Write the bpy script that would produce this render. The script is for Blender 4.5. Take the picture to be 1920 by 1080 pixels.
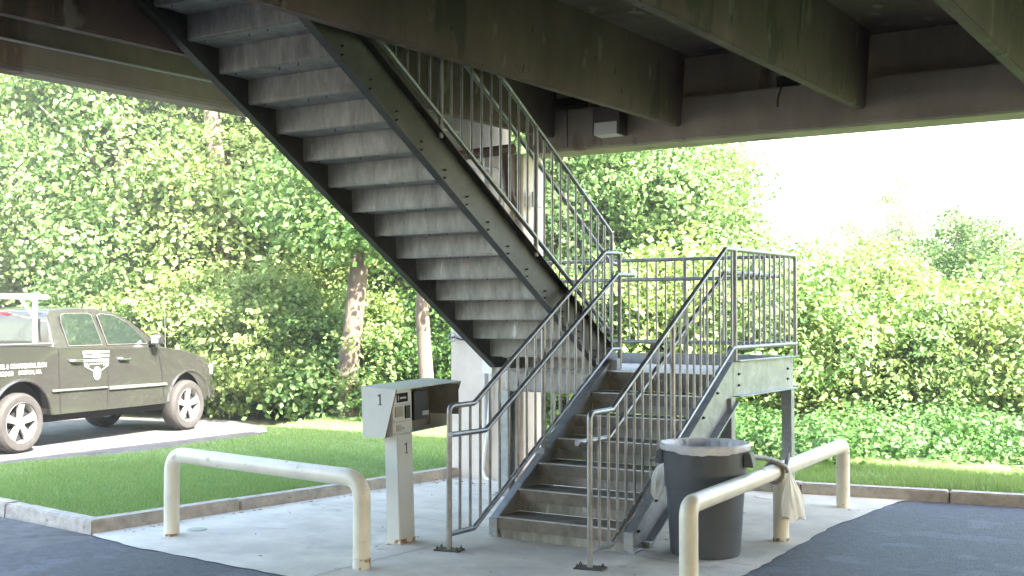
import bpy, bmesh, math, random
import numpy as np
from mathutils import Vector, Matrix
R = math.radians
for o in list(bpy.data.objects): bpy.data.objects.remove(o)
S = bpy.context.scene
C = S.collection
# ------------------------------------------------------------------ camera
CAM_H = 1.7457; YAW = R(32.2846); PITCH = R(1.3875)
cd = bpy.data.cameras.new('camera'); cam = bpy.data.objects.new('camera', cd); C.objects.link(cam)
cd.sensor_width = 36; cd.lens = 41.4247; cd.clip_start = .05; cd.clip_end = 2000
cam.location = (0, 0, CAM_H); cam.rotation_euler = (R(90) + PITCH, 0, YAW)
S.camera = cam
# ------------------------------------------------------------------ world, sun, exposure
SUN_EL = R(41.5); SUN_AZ = Vector((.96, -.28, 0)).normalized()      # horizontal direction towards the sun
w = bpy.data.worlds.new('World'); S.world = w; w.use_nodes = True
nt = w.node_tree; nt.nodes.clear()
sky = nt.nodes.new('ShaderNodeTexSky'); sky.sky_type = 'NISHITA'; sky.sun_disc = False
sky.sun_elevation = SUN_EL; sky.sun_rotation = math.atan2(SUN_AZ.x, SUN_AZ.y)
sky.air_density = 1.3; sky.dust_density = 3.0; sky.altitude = 0
bg = nt.nodes.new('ShaderNodeBackground'); bg.inputs['Strength'].default_value = .15
wo = nt.nodes.new('ShaderNodeOutputWorld')
nt.links.new(sky.outputs[0], bg.inputs['Color']); nt.links.new(bg.outputs[0], wo.inputs[0])
sd = bpy.data.lights.new('sun', 'SUN'); sun = bpy.data.objects.new('sun', sd); C.objects.link(sun)
sd.energy = 5.0; sd.angle = R(.53); sd.color = (1, .94, .84)
sv = Vector((SUN_AZ.x*math.cos(SUN_EL), SUN_AZ.y*math.cos(SUN_EL), math.sin(SUN_EL)))
sun.rotation_euler = sv.to_track_quat('Z', 'Y').to_euler(); sun.location = (20, -10, 30)
S.view_settings.view_transform = 'Standard'; S.view_settings.look = 'None'
S.view_settings.exposure = 3.45; S.view_settings.gamma = 1; S.view_settings.use_curve_mapping = False
S.cycles.max_bounces = 12; S.cycles.diffuse_bounces = 6; S.cycles.transparent_max_bounces = 12
S.cycles.sample_clamp_indirect = 6
# ------------------------------------------------------------------ materials
def mat(name, col, rough=.6, metal=0, var=0, scale=8, bump=0, bscale=60, spec=.5, col2=None, stretch=None, detail=6, coord='Object', spangle=0, spots=None):
    m = bpy.data.materials.new(name); m.use_nodes = True; t = m.node_tree; n = t.nodes; L = t.links
    b = n['Principled BSDF']; b.inputs['Roughness'].default_value = rough; b.inputs['Metallic'].default_value = metal
    b.inputs['Specular IOR Level'].default_value = spec
    c4 = (*col, 1); b.inputs['Base Color'].default_value = c4
    tc = n.new('ShaderNodeTexCoord'); mp = n.new('ShaderNodeMapping')
    if stretch: mp.inputs['Scale'].default_value = stretch
    L.new(tc.outputs[coord], mp.inputs[0]); last = None
    if col2 or var:
        no = n.new('ShaderNodeTexNoise'); no.inputs['Scale'].default_value = scale; no.inputs['Detail'].default_value = detail
        no.inputs['Roughness'].default_value = .65
        L.new(mp.outputs[0], no.inputs['Vector'])
        r = n.new('ShaderNodeValToRGB'); r.color_ramp.elements[0].position = .32; r.color_ramp.elements[1].position = .68
        ca = tuple(x*(1-var) for x in col) if not col2 else col2
        r.color_ramp.elements[0].color = (*ca, 1); r.color_ramp.elements[1].color = (*[min(1, x*(1+var*.6)) for x in col], 1)
        L.new(no.outputs['Fac'], r.inputs[0]); last = r.outputs[0]
    if spangle:
        v = n.new('ShaderNodeTexVoronoi'); v.inputs['Scale'].default_value = spangle
        L.new(mp.outputs[0], v.inputs['Vector'])
        mx = n.new('ShaderNodeMix'); mx.data_type = 'RGBA'; mx.blend_type = 'MULTIPLY'; mx.inputs[0].default_value = .55
        bw = n.new('ShaderNodeRGBToBW'); mr = n.new('ShaderNodeMapRange'); mr.inputs[3].default_value = .7; mr.inputs[4].default_value = 1.15
        L.new(v.outputs['Color'], bw.inputs[0]); L.new(bw.outputs[0], mr.inputs[0])
        L.new(last, mx.inputs[6]); L.new(mr.outputs[0], mx.inputs[7]); last = mx.outputs[2]
        L.new(mr.outputs[0], b.inputs['Roughness']) if False else None
    if spots:            # (colour, scale, threshold) rust, stain or painted sun-dapple patches with their own outline
        for (sc_, ss, th_) in spots:
            no2 = n.new('ShaderNodeTexNoise'); no2.inputs['Scale'].default_value = ss; no2.inputs['Detail'].default_value = 5
            L.new(mp.outputs[0], no2.inputs['Vector'])
            r2 = n.new('ShaderNodeValToRGB'); r2.color_ramp.elements[0].position = th_; r2.color_ramp.elements[1].position = th_+.05
            L.new(no2.outputs['Fac'], r2.inputs[0])
            m2 = n.new('ShaderNodeMix'); m2.data_type = 'RGBA'; L.new(r2.outputs[0], m2.inputs[0])
            if last: L.new(last, m2.inputs[6])
            else: m2.inputs[6].default_value = c4
            m2.inputs[7].default_value = (*sc_, 1); last = m2.outputs[2]
    if last: L.new(last, b.inputs['Base Color'])
    if bump:
        nb = n.new('ShaderNodeTexNoise'); nb.inputs['Scale'].default_value = bscale; nb.inputs['Detail'].default_value = 5
        L.new(mp.outputs[0], nb.inputs['Vector'])
        bu = n.new('ShaderNodeBump'); bu.inputs['Strength'].default_value = bump; bu.inputs['Distance'].default_value = .02
        L.new(nb.outputs['Fac'], bu.inputs['Height']); L.new(bu.outputs[0], b.inputs['Normal'])
    return m

def leafmat(name, cols, trans=.32, rough=.55):
    m = bpy.data.materials.new(name); m.use_nodes = True; t = m.node_tree; n = t.nodes; L = t.links
    b = n['Principled BSDF']; out = n['Material Output']
    g = n.new('ShaderNodeNewGeometry'); r = n.new('ShaderNodeValToRGB'); el = r.color_ramp.elements
    el[0].color = (*cols[0], 1); el[1].color = (*cols[-1], 1)
    for i, c in enumerate(cols[1:-1]): e = el.new((i+1)/(len(cols)-1)); e.color = (*c, 1)
    L.new(g.outputs['Random Per Island'], r.inputs[0]); L.new(r.outputs[0], b.inputs['Base Color'])
    b.inputs['Roughness'].default_value = rough; b.inputs['Specular IOR Level'].default_value = .25
    tr = n.new('ShaderNodeBsdfTranslucent'); hs = n.new('ShaderNodeHueSaturation'); hs.inputs['Value'].default_value = 1.5; hs.inputs['Hue'].default_value = .485; hs.inputs['Saturation'].default_value = 1.1
    L.new(r.outputs[0], hs.inputs['Color']); L.new(hs.outputs[0], tr.inputs['Color'])
    mx = n.new('ShaderNodeMixShader'); mx.inputs[0].default_value = trans
    L.new(b.outputs[0], mx.inputs[1]); L.new(tr.outputs[0], mx.inputs[2]); L.new(mx.outputs[0], out.inputs[0])
    return m

M = {}
M['pad'] = mat('pad_concrete', (.58, .54, .465), .85, var=.22, scale=2.2, bump=.3, bscale=120, spots=[((.48, .455, .40), 2.1, .58), ((.42, .39, .34), 5.5, .66), ((.34, .27, .18), 12, .74), ((.22, .20, .17), 60, .72)], detail=9)
M['kerb'] = mat('kerb_concrete', (.42, .38, .33), .9, var=.3, scale=9, bump=.4, bscale=90, spots=[((.24, .20, .16), 14, .68)])
M['asphalt'] = mat('fresh_asphalt', (.066, .072, .095), .6, var=.45, scale=12, bump=1.0, bscale=110, spots=[((.10, .11, .14), 2.3, .56), ((.035, .036, .045), 45, .58), ((.20, .21, .23), 90, .69)], detail=9)
M['oldasphalt'] = mat('old_asphalt', (.15, .145, .145), .85, var=.35, scale=5, bump=.8, bscale=200, spots=[((.09, .088, .09), 2.5, .6), ((.26, .25, .24), 45, .68)], detail=9)
M['soil'] = mat('soil', (.07, .075, .035), .95, var=.5, scale=3, bump=.6, bscale=30, spots=[((.13, .10, .06), 4, .6)])
M['lawnsoil'] = mat('lawn_soil', (.13, .20, .06), .95, var=.5, scale=8, bump=.6, bscale=50)
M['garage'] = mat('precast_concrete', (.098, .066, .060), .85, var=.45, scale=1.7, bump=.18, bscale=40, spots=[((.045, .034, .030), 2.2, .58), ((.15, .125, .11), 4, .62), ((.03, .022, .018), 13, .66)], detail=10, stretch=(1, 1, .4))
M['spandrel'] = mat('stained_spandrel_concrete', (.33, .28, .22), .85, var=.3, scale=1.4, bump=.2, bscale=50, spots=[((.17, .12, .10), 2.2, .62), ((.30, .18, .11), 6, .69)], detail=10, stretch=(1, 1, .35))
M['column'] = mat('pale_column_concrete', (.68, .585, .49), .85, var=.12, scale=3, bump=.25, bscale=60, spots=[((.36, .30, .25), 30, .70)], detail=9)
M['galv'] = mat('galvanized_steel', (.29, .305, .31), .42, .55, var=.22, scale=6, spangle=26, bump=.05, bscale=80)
M['galvdark'] = mat('dark_galvanized_steel', (.062, .060, .056), .5, .45, var=.35, scale=4, spangle=20, bump=.05, bscale=80)  # darker galvanized tone for the upper stringers and small fittings
M['tread'] = mat('galvanized_riser_sheet', (.26, .252, .225), .5, .25, var=.42, scale=6, spangle=30, bump=.10, bscale=25, stretch=(1.6, 1, .45), spots=[((.50, .50, .49), 5, .66), ((.25, .22, .19), 12, .70), ((.24, .14, .08), 30, .76)])
M['step'] = mat('worn_step_concrete', (.185, .165, .135), .75, .0, var=.35, scale=8, bump=.2, bscale=90, spots=[((.13, .11, .09), 6, .64)])
M['pipe'] = mat('galvanized_pipe', (.25, .255, .26), .38, .7, var=.25, scale=12, bump=.04, bscale=120)
M['nosing'] = mat('worn_bright_nosing', (.55, .55, .55), .3, .9, var=.25, scale=14)
M['bolt'] = mat('dark_bolt', (.03, .03, .032), .5, .5)
M['boll'] = mat('cream_paint', (.68, .645, .53), .3, var=.12, scale=5, bump=.12, bscale=14, spots=[((.42, .40, .33), 9, .66), ((.22, .12, .06), 21, .71)])
M['rustband'] = mat('chipped_paint_rust', (.60, .58, .50), .6, var=.1, scale=10, spots=[((.25, .13, .05), 14, .52)])
M['box'] = mat('grey_white_box_paint', (.53, .545, .50), .45, var=.06, scale=6, bump=.04, bscale=30)
M['boxin'] = mat('dark_box_inside', (.17, .16, .125), .6, var=.3, scale=8)  # darker tone than the outer box, for the hood lining
M['rustedge'] = mat('rusty_edge', (.20, .085, .04), .8, var=.4, scale=40)
M['black'] = mat('black_plastic', (.012, .012, .014), .4)
M['darkglass'] = mat('dark_display', (.01, .012, .014), .12)
M['beige'] = mat('beige_keypad', (.30, .28, .22), .6)
M['red'] = mat('red_notice', (.45, .045, .035), .6)
M['whitep'] = mat('white_print', (.78, .78, .75), .55)
M['dullprint'] = mat('dull_white_print', (.42, .41, .37), .55)
M['can'] = mat('grey_bin_plastic', (.062, .070, .080), .42, var=.12, scale=3, bump=.06, bscale=20)
M['canline'] = mat('bin_ridge', (.055, .065, .08), .5)
def filmmat(name, col, a, tr):
    m = mat(name, col, .25, 0, var=.1, scale=20, bump=.5, bscale=40, spec=.6)
    b = m.node_tree.nodes['Principled BSDF']; b.inputs['Alpha'].default_value = a; b.inputs['Transmission Weight'].default_value = tr
    return m
M['liner'] = filmmat('clear_plastic_liner', (.86, .86, .90), .8, 0)
M['bag'] = leafmat('white_plastic_bag', [(.80, .79, .74), (.80, .79, .74)], trans=.35, rough=.3)
M['knot'] = mat('grey_twisted_plastic', (.24, .225, .21), .4, var=.3, scale=30, bump=.5, bscale=60)
M['truck'] = mat('dark_grey_green_car_paint', (.028, .027, .025), .14, .0, var=.04, scale=2, spec=.7)
M['truck'].node_tree.nodes['Principled BSDF'].inputs['Coat Weight'].default_value = .8
M['molding'] = mat('grey_moulding', (.13, .13, .12), .25, .3)
M['chrome'] = mat('chrome', (.72, .72, .72), .12, 1)
M['silver'] = mat('bright_wheel_alloy', (.40, .395, .38), .22, .6)
M['tyre'] = mat('tyre_rubber', (.035, .032, .030), .8, var=.3, scale=20, bump=.4, bscale=60)
M['chassis'] = mat('black_chassis', (.008, .008, .008), .9)
M['rackw'] = mat('white_rack_paint', (.78, .77, .72), .45)
M['taillight'] = mat('red_lamp', (.5, .02, .02), .2)
M['pvc'] = mat('grey_conduit', (.55, .56, .56), .45)
M['rustpipe'] = mat('rusty_drain_pipe', (.075, .038, .030), .7, var=.4, scale=10)
M['bark'] = mat('tree_bark', (.13, .10, .075), .9, var=.5, scale=6, bump=1.0, bscale=22, stretch=(1, 1, .3), spots=[((.25, .20, .15), 6, .60)])  # lighter spots paint sun dapples into the bark colour
M['lens'] = mat('fixture_lens', (.62, .60, .56), .3)
M['fixture'] = mat('brown_fixture_metal', (.055, .042, .038), .5)
gl = bpy.data.materials.new('tinted_glass'); gl.use_nodes = True
gb = gl.node_tree.nodes['Principled BSDF']; gb.inputs['Base Color'].default_value = (.015, .022, .018, 1); gb.inputs['Roughness'].default_value = .04; gb.inputs['Specular IOR Level'].default_value = .9; gb.inputs['Coat Weight'].default_value = 1.0
M['glass'] = gl
GREEN_A = leafmat('maple_leaves', [(.065, .135, .045), (.12, .21, .065), (.20, .30, .10), (.09, .17, .055)])
GREEN_F = leafmat('deep_green_leaves', [(.040, .095, .028), (.065, .135, .04), (.11, .19, .055), (.05, .11, .032)])
GREEN_B = leafmat('yellow_green_leaves', [(.12, .19, .05), (.19, .27, .085), (.28, .35, .13), (.14, .21, .06)])
GREEN_C = leafmat('dark_leaves', [(.030, .075, .020), (.05, .11, .026), (.085, .165, .035), (.04, .09, .022)])
GREEN_D = leafmat('glare_pale_leaves', [(.22, .29, .13), (.30, .37, .18), (.36, .42, .23)])  # leaf colour lightened to stand in for glare on the far trees
GREEN_E = leafmat('nettle_leaves', [(.05, .12, .035), (.085, .175, .055), (.13, .23, .085)])
GRASS = leafmat('grass_blades', [(.14, .25, .07), (.20, .33, .09), (.28, .40, .14), (.17, .28, .08), (.42, .42, .25)], trans=.3)
RUSTL = leafmat('russet_leaves', [(.20, .10, .05), (.16, .15, .05), (.26, .13, .07)])
# ------------------------------------------------------------------ mesh helpers
class MB:
    def __init__(s): s.v = []; s.f = []
    def add(s, v, f):
        b = len(s.v); s.v += [tuple(x) for x in v]; s.f += [tuple(i+b for i in q) for q in f]; return s
    def box(s, x0, x1, y0, y1, z0, z1):
        v = [(x, y, z) for z in (z0, z1) for y in (y0, y1) for x in (x0, x1)]
        return s.add(v, [(0, 2, 3, 1), (4, 5, 7, 6), (0, 1, 5, 4), (2, 6, 7, 3), (0, 4, 6, 2), (1, 3, 7, 5)])
    def prism(s, poly, axis, a, b):
        """poly: 2-D points; axis: extrusion axis; other two coordinates in xyz order"""
        def P(p, t): return {'x': (t, p[0], p[1]), 'y': (p[0], t, p[1]), 'z': (p[0], p[1], t)}[axis]
        n = len(poly); v = [P(p, a) for p in poly] + [P(p, b) for p in poly]
        return s.add(v, [tuple(range(n))[::-1], tuple(range(n, 2*n))] + [(i, (i+1) % n, n+(i+1) % n, n+i) for i in range(n)])
    def tube(s, pts, r, n=12, caps=True, radii=None):
        pts = [Vector(p) for p in pts]; m = len(pts)
        T = []
        for i in range(m):
            a = (pts[i]-pts[i-1]).normalized() if i else None; b = (pts[i+1]-pts[i]).normalized() if i < m-1 else None
            T.append((a+b).normalized() if a and b else (a or b))
        up = Vector((0, 0, 1)) if abs(T[0].z) < .9 else Vector((1, 0, 0))
        u = T[0].cross(up).normalized(); rings = []
        for i in range(m):
            u = (u - T[i]*u.dot(T[i])).normalized(); w_ = T[i].cross(u)
            k = 1.0
            if 0 < i < m-1:
                dd = (pts[i]-pts[i-1]).normalized().dot(T[i]); k = 1/max(.5, dd)
            rr = radii[i] if radii else r
            # mitre: stretch along the bend direction
            bend = None
            if 0 < i < m-1:
                bd = (pts[i+1]-pts[i]).normalized() - (pts[i]-pts[i-1]).normalized()
                if bd.length > 1e-6: bend = bd.normalized()
            ring = []
            for j in range(n):
                a = 2*math.pi*j/n; o = (u*math.cos(a)+w_*math.sin(a))*rr
                if bend is not None: o = o + bend*(o.dot(bend)*(k-1))
                ring.append(pts[i]+o)
            rings.append(ring)
        v = [q for rg in rings for q in rg]; f = []
        for i in range(m-1):
            for j in range(n):
                f.append((i*n+j, i*n+(j+1) % n, (i+1)*n+(j+1) % n, (i+1)*n+j))
        if caps: f += [tuple(range(n))[::-1], tuple(range((m-1)*n, m*n))]
        return s.add(v, f)
    def lathe(s, prof, c=(0, 0, 0), axis='z', n=32, a0=0, a1=2*math.pi, closed=False, wob=None):
        v = []; f = []; m = len(prof); full = abs(a1-a0-2*math.pi) < 1e-6; nn = n if full else n+1
        for i in range(nn):
            a = a0+(a1-a0)*i/n
            for k, (r, h) in enumerate(prof):
                if wob: r, h = wob(r, h, a, k)
                x, y = r*math.cos(a), r*math.sin(a)
                p = (x, y, h) if axis == 'z' else ((x, h, y) if axis == 'y' else (h, x, y))
                v.append((p[0]+c[0], p[1]+c[1], p[2]+c[2]))
        for i in range(n):
            j = (i+1) % nn
            for k in range(m-1 if not closed else m):
                l = (k+1) % m
                f.append((i*m+k, j*m+k, j*m+l, i*m+l))
        return s.add(v, f)
    def quad(s, a, b, c, d): return s.add([a, b, c, d], [(0, 1, 2, 3)])

def elbow(pts, rad, n=6):
    """round the corners of a polyline"""
    pts = [Vector(p) for p in pts]; out = [pts[0]]
    for i in range(1, len(pts)-1):
        p = pts[i]; a = (pts[i-1]-p); b = (pts[i+1]-p); ang = a.angle(b)
        t = min(rad/math.tan(ang/2), a.length*.49, b.length*.49); A = p+a.normalized()*t; B = p+b.normalized()*t
        for k in range(n+1):
            q = k/n; out.append(A*(1-q)**2+p*2*q*(1-q)+B*q*q)
    out.append(pts[-1]); return out

def root_of(o):
    while o.parent: o = o.parent
    return o
def build(name, mb, m, parent=None, bevel=0, seg=2, smooth=False, local=False, sub=0):
    off = Vector((0, 0, 0))
    if parent and not local: off = root_of(parent).location
    me = bpy.data.meshes.new(name)
    me.from_pydata([(x-off[0], y-off[1], z-off[2]) for x, y, z in mb.v], [], mb.f)
    if isinstance(m, str): m = M[m]
    me.materials.append(m)
    bm = bmesh.new(); bm.from_mesh(me)
    bmesh.ops.recalc_face_normals(bm, faces=bm.faces)
    if bevel:
        bmesh.ops.bevel(bm, geom=[e for e in bm.edges if len(e.link_faces) == 2 and e.calc_face_angle(0) > .5], offset=bevel, segments=seg, affect='EDGES', clamp_overlap=True)
    bm.to_mesh(me); bm.free()
    if smooth:
        me.polygons.foreach_set('use_smooth', [True]*len(me.polygons))
        try: me.set_sharp_from_angle(angle=R(40))
        except Exception: pass
    o = bpy.data.objects.new(name, me); C.objects.link(o)
    if parent: o.parent = parent
    return o
def empty(name, loc, rz=0):
    o = bpy.data.objects.new(name, None); C.objects.link(o); o.location = loc; o.rotation_euler = (0, 0, rz); return o
def tag(o, label=None, cat=None, group=None, kind=None):
    if label: o['label'] = label
    if cat: o['category'] = cat
    if group: o['group'] = group
    if kind: o['kind'] = kind
    return o
def lab(o, t): o['label'] = t; return o
def copy_tree(o, parent=None):
    c = o.copy(); C.objects.link(c); c.parent = parent
    for ch in list(o.children): copy_tree(ch, c)
    return c
def textmb(txt, h, width=None, ext=.001, bold=0.0):
    cu = bpy.data.curves.new('t', 'FONT'); cu.body = txt; cu.size = 1; cu.extrude = 0; cu.offset = bold; cu.resolution_u = 2
    o = bpy.data.objects.new('t', cu); C.objects.link(o); bpy.context.view_layer.update()
    me = bpy.data.meshes.new_from_object(o.evaluated_get(bpy.context.evaluated_depsgraph_get()))
    vs = np.array([v.co[:] for v in me.vertices]); fs = [tuple(p.vertices) for p in me.polygons]
    bpy.data.objects.remove(o); bpy.data.curves.remove(cu); bpy.data.meshes.remove(me)
    vs[:, 0] -= vs[:, 0].min(); vs[:, 1] -= vs[:, 1].min(); k = h/vs[:, 1].max(); kx = width/vs[:, 0].max() if width else k
    return [(x*kx, y*k) for x, y, z in vs], fs
def put_text(mb, txt, h, P, width=None, bold=0.0):
    v, f = textmb(txt, h, width, bold=bold); return mb.add([P(x, y) for x, y in v], f)

# ================================================================== SETTING: ground sheets
def sheet(name, poly, z, m, label, nodes=None):
    mb = MB(); mb.add([(x, y, z) for x, y in poly], [tuple(range(len(poly)))])
    o = build(name, mb, m); tag(o, label, name.replace('_', ' '), kind='structure'); return o
KA, KB = (-7.90, 6.21), (-7.33, 10.56)              # the left kerb: corner, column end
KL = (-13.2, 6.90)
sheet('ground', [(-500, -500), (500, -500), (500, 600), (-500, 600)], -.035, 'soil', 'bare earth and undergrowth ground reaching to the horizon')
sheet('road', [(-60, -40), (-7.5, -40), (-7.5, 6.10), (-7.9, 6.2), (-11.4, 6.55), (-11.6, 8.0), (-11.5, 10.0), (-11.2, 11.9), (-10.9, 12.4), (-11.5, 12.75), (-12.3, 13.2), (-14.6, 14.3), (-17.0, 13.6), (-19.5, 13.0), (-60, 14)], 0, 'oldasphalt', 'worn sunlit driveway asphalt under the parked pickup')
sheet('garage_floor', [(-7.78, -40), (40, -40), (40, 12.3), (-1.6, 11.68), (-3.4, 11.36), (-3.6, 8), (-7.0, 6.2), (-7.70, 6.12), (-7.80, 5.9)], .004, 'asphalt', 'dark blue grey fresh asphalt floor of the garage')
# pad with slightly wavy cast edges
rr = random.Random(4)
def wav(a, b, n, amp): return [(a[0]+(b[0]-a[0])*i/n+rr.uniform(-amp, amp)*(0 < i < n), a[1]+(b[1]-a[1])*i/n+rr.uniform(-amp, amp)*(0 < i < n)) for i in range(n)]
pad = wav((-7.84, 6.17), (-7.2, 6.03), 5, .012)+wav((-7.2, 6.03), (-5.5, 5.90), 14, .013)+wav((-5.5, 5.90), (-3.1, 5.72), 14, .015)+wav((-3.1, 5.72), (-2.93, 7.6), 14, .012)+wav((-2.93, 7.6), (-2.99, 9.7), 18, .011)+wav((-2.99, 9.7), (-2.86, 11.45), 14, .012)+[(-2.8, 11.5), (-3.9, 11.32), (-6.0, 11.2), (-6.78, 11.3), (-7.42, 10.56), (-7.90, 6.24)]
sheet('concrete_pad', pad, .010, 'pad', 'pale concrete slab under the stairs and bollards')
def linestrip(mb, a, b, w_, z):
    a, b = Vector((*a, z)), Vector((*b, z)); d = (b-a).normalized(); n_ = Vector((-d.y, d.x, 0))*w_/2; mb.quad(a-n_, b-n_, b+n_, a+n_)
cr = MB()
for a, b in (((-7.6, 8.35), (-3.0, 7.86)), ((-5.35, 5.95), (-5.30, 7.2)), ((-3.85, 7.75), (-3.2, 7.62))):
    p = Vector(a); q = Vector(b); prev = p
    for i in range(1, 25):
        t = i/24; nx = p.lerp(q, t)+Vector((rr.uniform(-.012, .012), rr.uniform(-.012, .012)))*(i < 24)
        linestrip(cr, prev, nx, .008, .0135); prev = nx
o = build('slab_joint', cr, mat('joint_dirt', (.20, .19, .17), .9)); tag(o, 'thin dark hairline joints crossing the concrete slab', 'crack', kind='structure')
# kerbs
def kerb(pts, w_, h, label, side=1, gaps=()):
    root = empty('kerb', (*pts[0], 0)); tag(root, label, 'kerb')
    for a, b in zip(pts[:-1], pts[1:]):
        a, b = Vector((*a, 0)), Vector((*b, 0)); L_ = (b-a).length; d = (b-a)/L_; n_ = Vector((-d.y, d.x, 0))*side
        nseg = max(1, round(L_/1.55)); s0 = 0
        for i in range(nseg):
            p = a+d*(L_*i/nseg+.006); q = a+d*(L_*(i+1)/nseg-.006); mb = MB()
            dz = rr.uniform(-.006, .006)
            v = [p, q, q+n_*w_, p+n_*w_]
            top = [Vector((x.x, x.y, h+dz)) for x in (p+n_*.012, q+n_*.012, q+n_*w_, p+n_*w_)]
            mb.add([(x.x, x.y, -.03) for x in v]+[tuple(t) for t in top], [(0, 1, 2, 3), (4, 5, 6, 7), (0, 1, 5, 4), (1, 2, 6, 5), (2, 3, 7, 6), (3, 0, 4, 7)])
            build('kerb_stone', mb, 'kerb', root, bevel=.012)
    return root
kerb([(-12.1, 6.76), KA, KB], .15, .108, 'tan concrete kerb around the corner of the lawn beside the slab', side=1)
kerb([(-6.76, 11.16), (-3.8, 11.30), (-1.1, 11.735), (8, 12.8)], .16, .115, 'long concrete kerb behind the stair landing on the right')
# lawn soil (raised) and strip soil
sheet('lawn', [(-12.1, 6.86), (-8.03, 6.33), (-7.47, 10.56), (-7.47, 11.6), (-6.76, 11.32), (-6.76, 16.5), (-13.2, 15.9), (-12.6, 13.0), (-11.95, 12.4), (-11.75, 11.7), (-11.8, 10.9), (-11.65, 10.2), (-11.65, 9.2), (-11.85, 8.0)], .085, 'lawnsoil', 'ground of the clipped lawn left of the column')
sheet('verge', [(-6.74, 11.33), (-3.8, 11.47), (-1.85, 11.79), (8, 12.78), (40, 16), (40, 60), (-12, 60), (-6.74, 15)], .09, 'lawnsoil', 'grassy verge ground behind the right kerb')

# ================================================================== GRASS
def blades(name, regions, seed, hmin, hmax, m, label):
    rng = np.random.default_rng(seed); V = []; F = 0
    P = []
    for (x0, x1, y0, y1, n, inside) in regions:
        p = np.stack([rng.uniform(x0, x1, n), rng.uniform(y0, y1, n)], 1)
        k = np.array([inside(a, b) for a, b in p]); nz = np.sin(p[:, 0]*3.1+1.3*np.sin(p[:, 1]*2.3))*np.sin(p[:, 1]*2.7+1.1*np.sin(p[:, 0]*1.9))+.5*np.sin(p[:, 0]*9+p[:, 1]*4)*np.sin(p[:, 1]*8-p[:, 0]*3); k &= rng.random(n) > np.clip(nz-.35, 0, .8); P.append(p[k])
    P = np.concatenate(P); n = len(P)
    h = rng.uniform(hmin, hmax, n)*(1+.35*np.sin(P[:, 0]*2.1)*np.sin(P[:, 1]*1.7)); a = rng.uniform(0, 2*np.pi, n); w_ = rng.uniform(.002, .0045, n); ln = rng.uniform(.1, .9, n)*h
    dx, dy = np.cos(a), np.sin(a); b = rng.uniform(0, 2*np.pi, n)
    v = np.zeros((n, 3, 3)); z0 = .084
    v[:, 0] = np.stack([P[:, 0]-dx*w_, P[:, 1]-dy*w_, np.full(n, z0)], 1)
    v[:, 1] = np.stack([P[:, 0]+dx*w_, P[:, 1]+dy*w_, np.full(n, z0)], 1)
    v[:, 2] = np.stack([P[:, 0]+np.cos(b)*ln, P[:, 1]+np.sin(b)*ln, z0+h], 1)
    me = bpy.data.meshes.new(name); me.vertices.add(n*3); me.vertices.foreach_set('co', v.ravel()); me.loops.add(n*3); me.polygons.add(n)
    me.loops.foreach_set('vertex_index', np.arange(n*3)); me.polygons.foreach_set('loop_start', np.arange(n)*3); me.polygons.foreach_set('loop_total', np.full(n, 3))
    me.update(); me.materials.append(m); o = bpy.data.objects.new(name, me); C.objects.link(o); tag(o, label, 'grass', kind='stuff'); return o
def pip(poly):
    def f(x, y):
        c = False; n = len(poly)
        for i in range(n):
            x1, y1 = poly[i]; x2, y2 = poly[(i+1) % n]
            if (y1 > y) != (y2 > y) and x < (x2-x1)*(y-y1)/(y2-y1)+x1: c = not c
        return c
    return f
LP = pip([(-12.0, 6.88), (-8.03, 6.34), (-7.47, 10.5), (-7.5, 11.7), (-6.8, 12), (-6.8, 15.5), (-13.0, 15.6), (-12.5, 12.98), (-11.9, 12.38), (-11.7, 11.7), (-11.75, 10.9), (-11.6, 10.2), (-11.6, 9.2), (-11.8, 8.0)])
blades('grass', [(-11, -7.4, 6.3, 9.5, 90000, LP), (-13.5, -6.8, 8, 15.5, 150000, LP), (-13.3, -11, 6.5, 9, 20000, LP)], 3, .022, .055, GRASS, 'short clipped green lawn grass left of the column')
VP = pip([(-6.7, 11.34), (-3.8, 11.48), (-1.85, 11.80), (3, 12.3), (3, 13.6), (-6.7, 13.2)])
blades('grass', [(-6.7, -4, 11.2, 13.6, 30000, VP), (-4.6, -.2, 11.2, 14, 60000, VP)], 5, .04, .10, GRASS, 'strip of longer shaded grass behind the right kerb')

# ================================================================== PARKING GARAGE
G = empty('parking_garage', (-7.1, 11.0, 0)); tag(G, 'precast concrete parking garage roof, beams and corner column over the stairs', 'garage')
def zb(y): return 3.68-(11.0-y)*.0135           # stem soffit follows the drainage fall
def stem(x0, x1, y0, y1, name='ceiling_beam'):
    mb = MB(); x0b, x1b = x0+.025, x1-.025
    v = []
    for y in (y0, y1): v += [(x0b, y, zb(y)), (x1b, y, zb(y)), (x1+.03, y, zb(y)+.74), (x0-.03, y, zb(y)+.74)]
    mb.add(v, [(0, 1, 2, 3), (4, 5, 6, 7), (0, 1, 5, 4), (1, 2, 6, 5), (2, 3, 7, 6), (3, 0, 4, 7)])
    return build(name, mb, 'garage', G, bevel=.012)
xs = [-6.53, -5.04, -3.18, -1.64, .22, 1.75, 3.6, 5.1, 7.0, 8.5, 10.4, 11.9]
for x in xs: stem(x, x+.15, -7.5, 10.998)
OPX0, OPX1, OPY0, OPY1 = -6.36, -5.07, 3.6, 8.2   # stair opening
def deckpiece(x0, x1, y0, y1):
    mb = MB(); v = []
    for z in (.72, .86):
        for y in (y0, y1):
            for x in (x0, x1): v.append((x, y, zb(y)+z))
    mb.add(v, [(0, 2, 3, 1), (4, 5, 7, 6), (0, 1, 5, 4), (2, 6, 7, 3), (0, 4, 6, 2), (1, 3, 7, 5)])
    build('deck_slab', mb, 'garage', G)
deckpiece(-7.38, OPX0, -7.5, 11.18); deckpiece(OPX1, 40, -7.5, 11.18)
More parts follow.
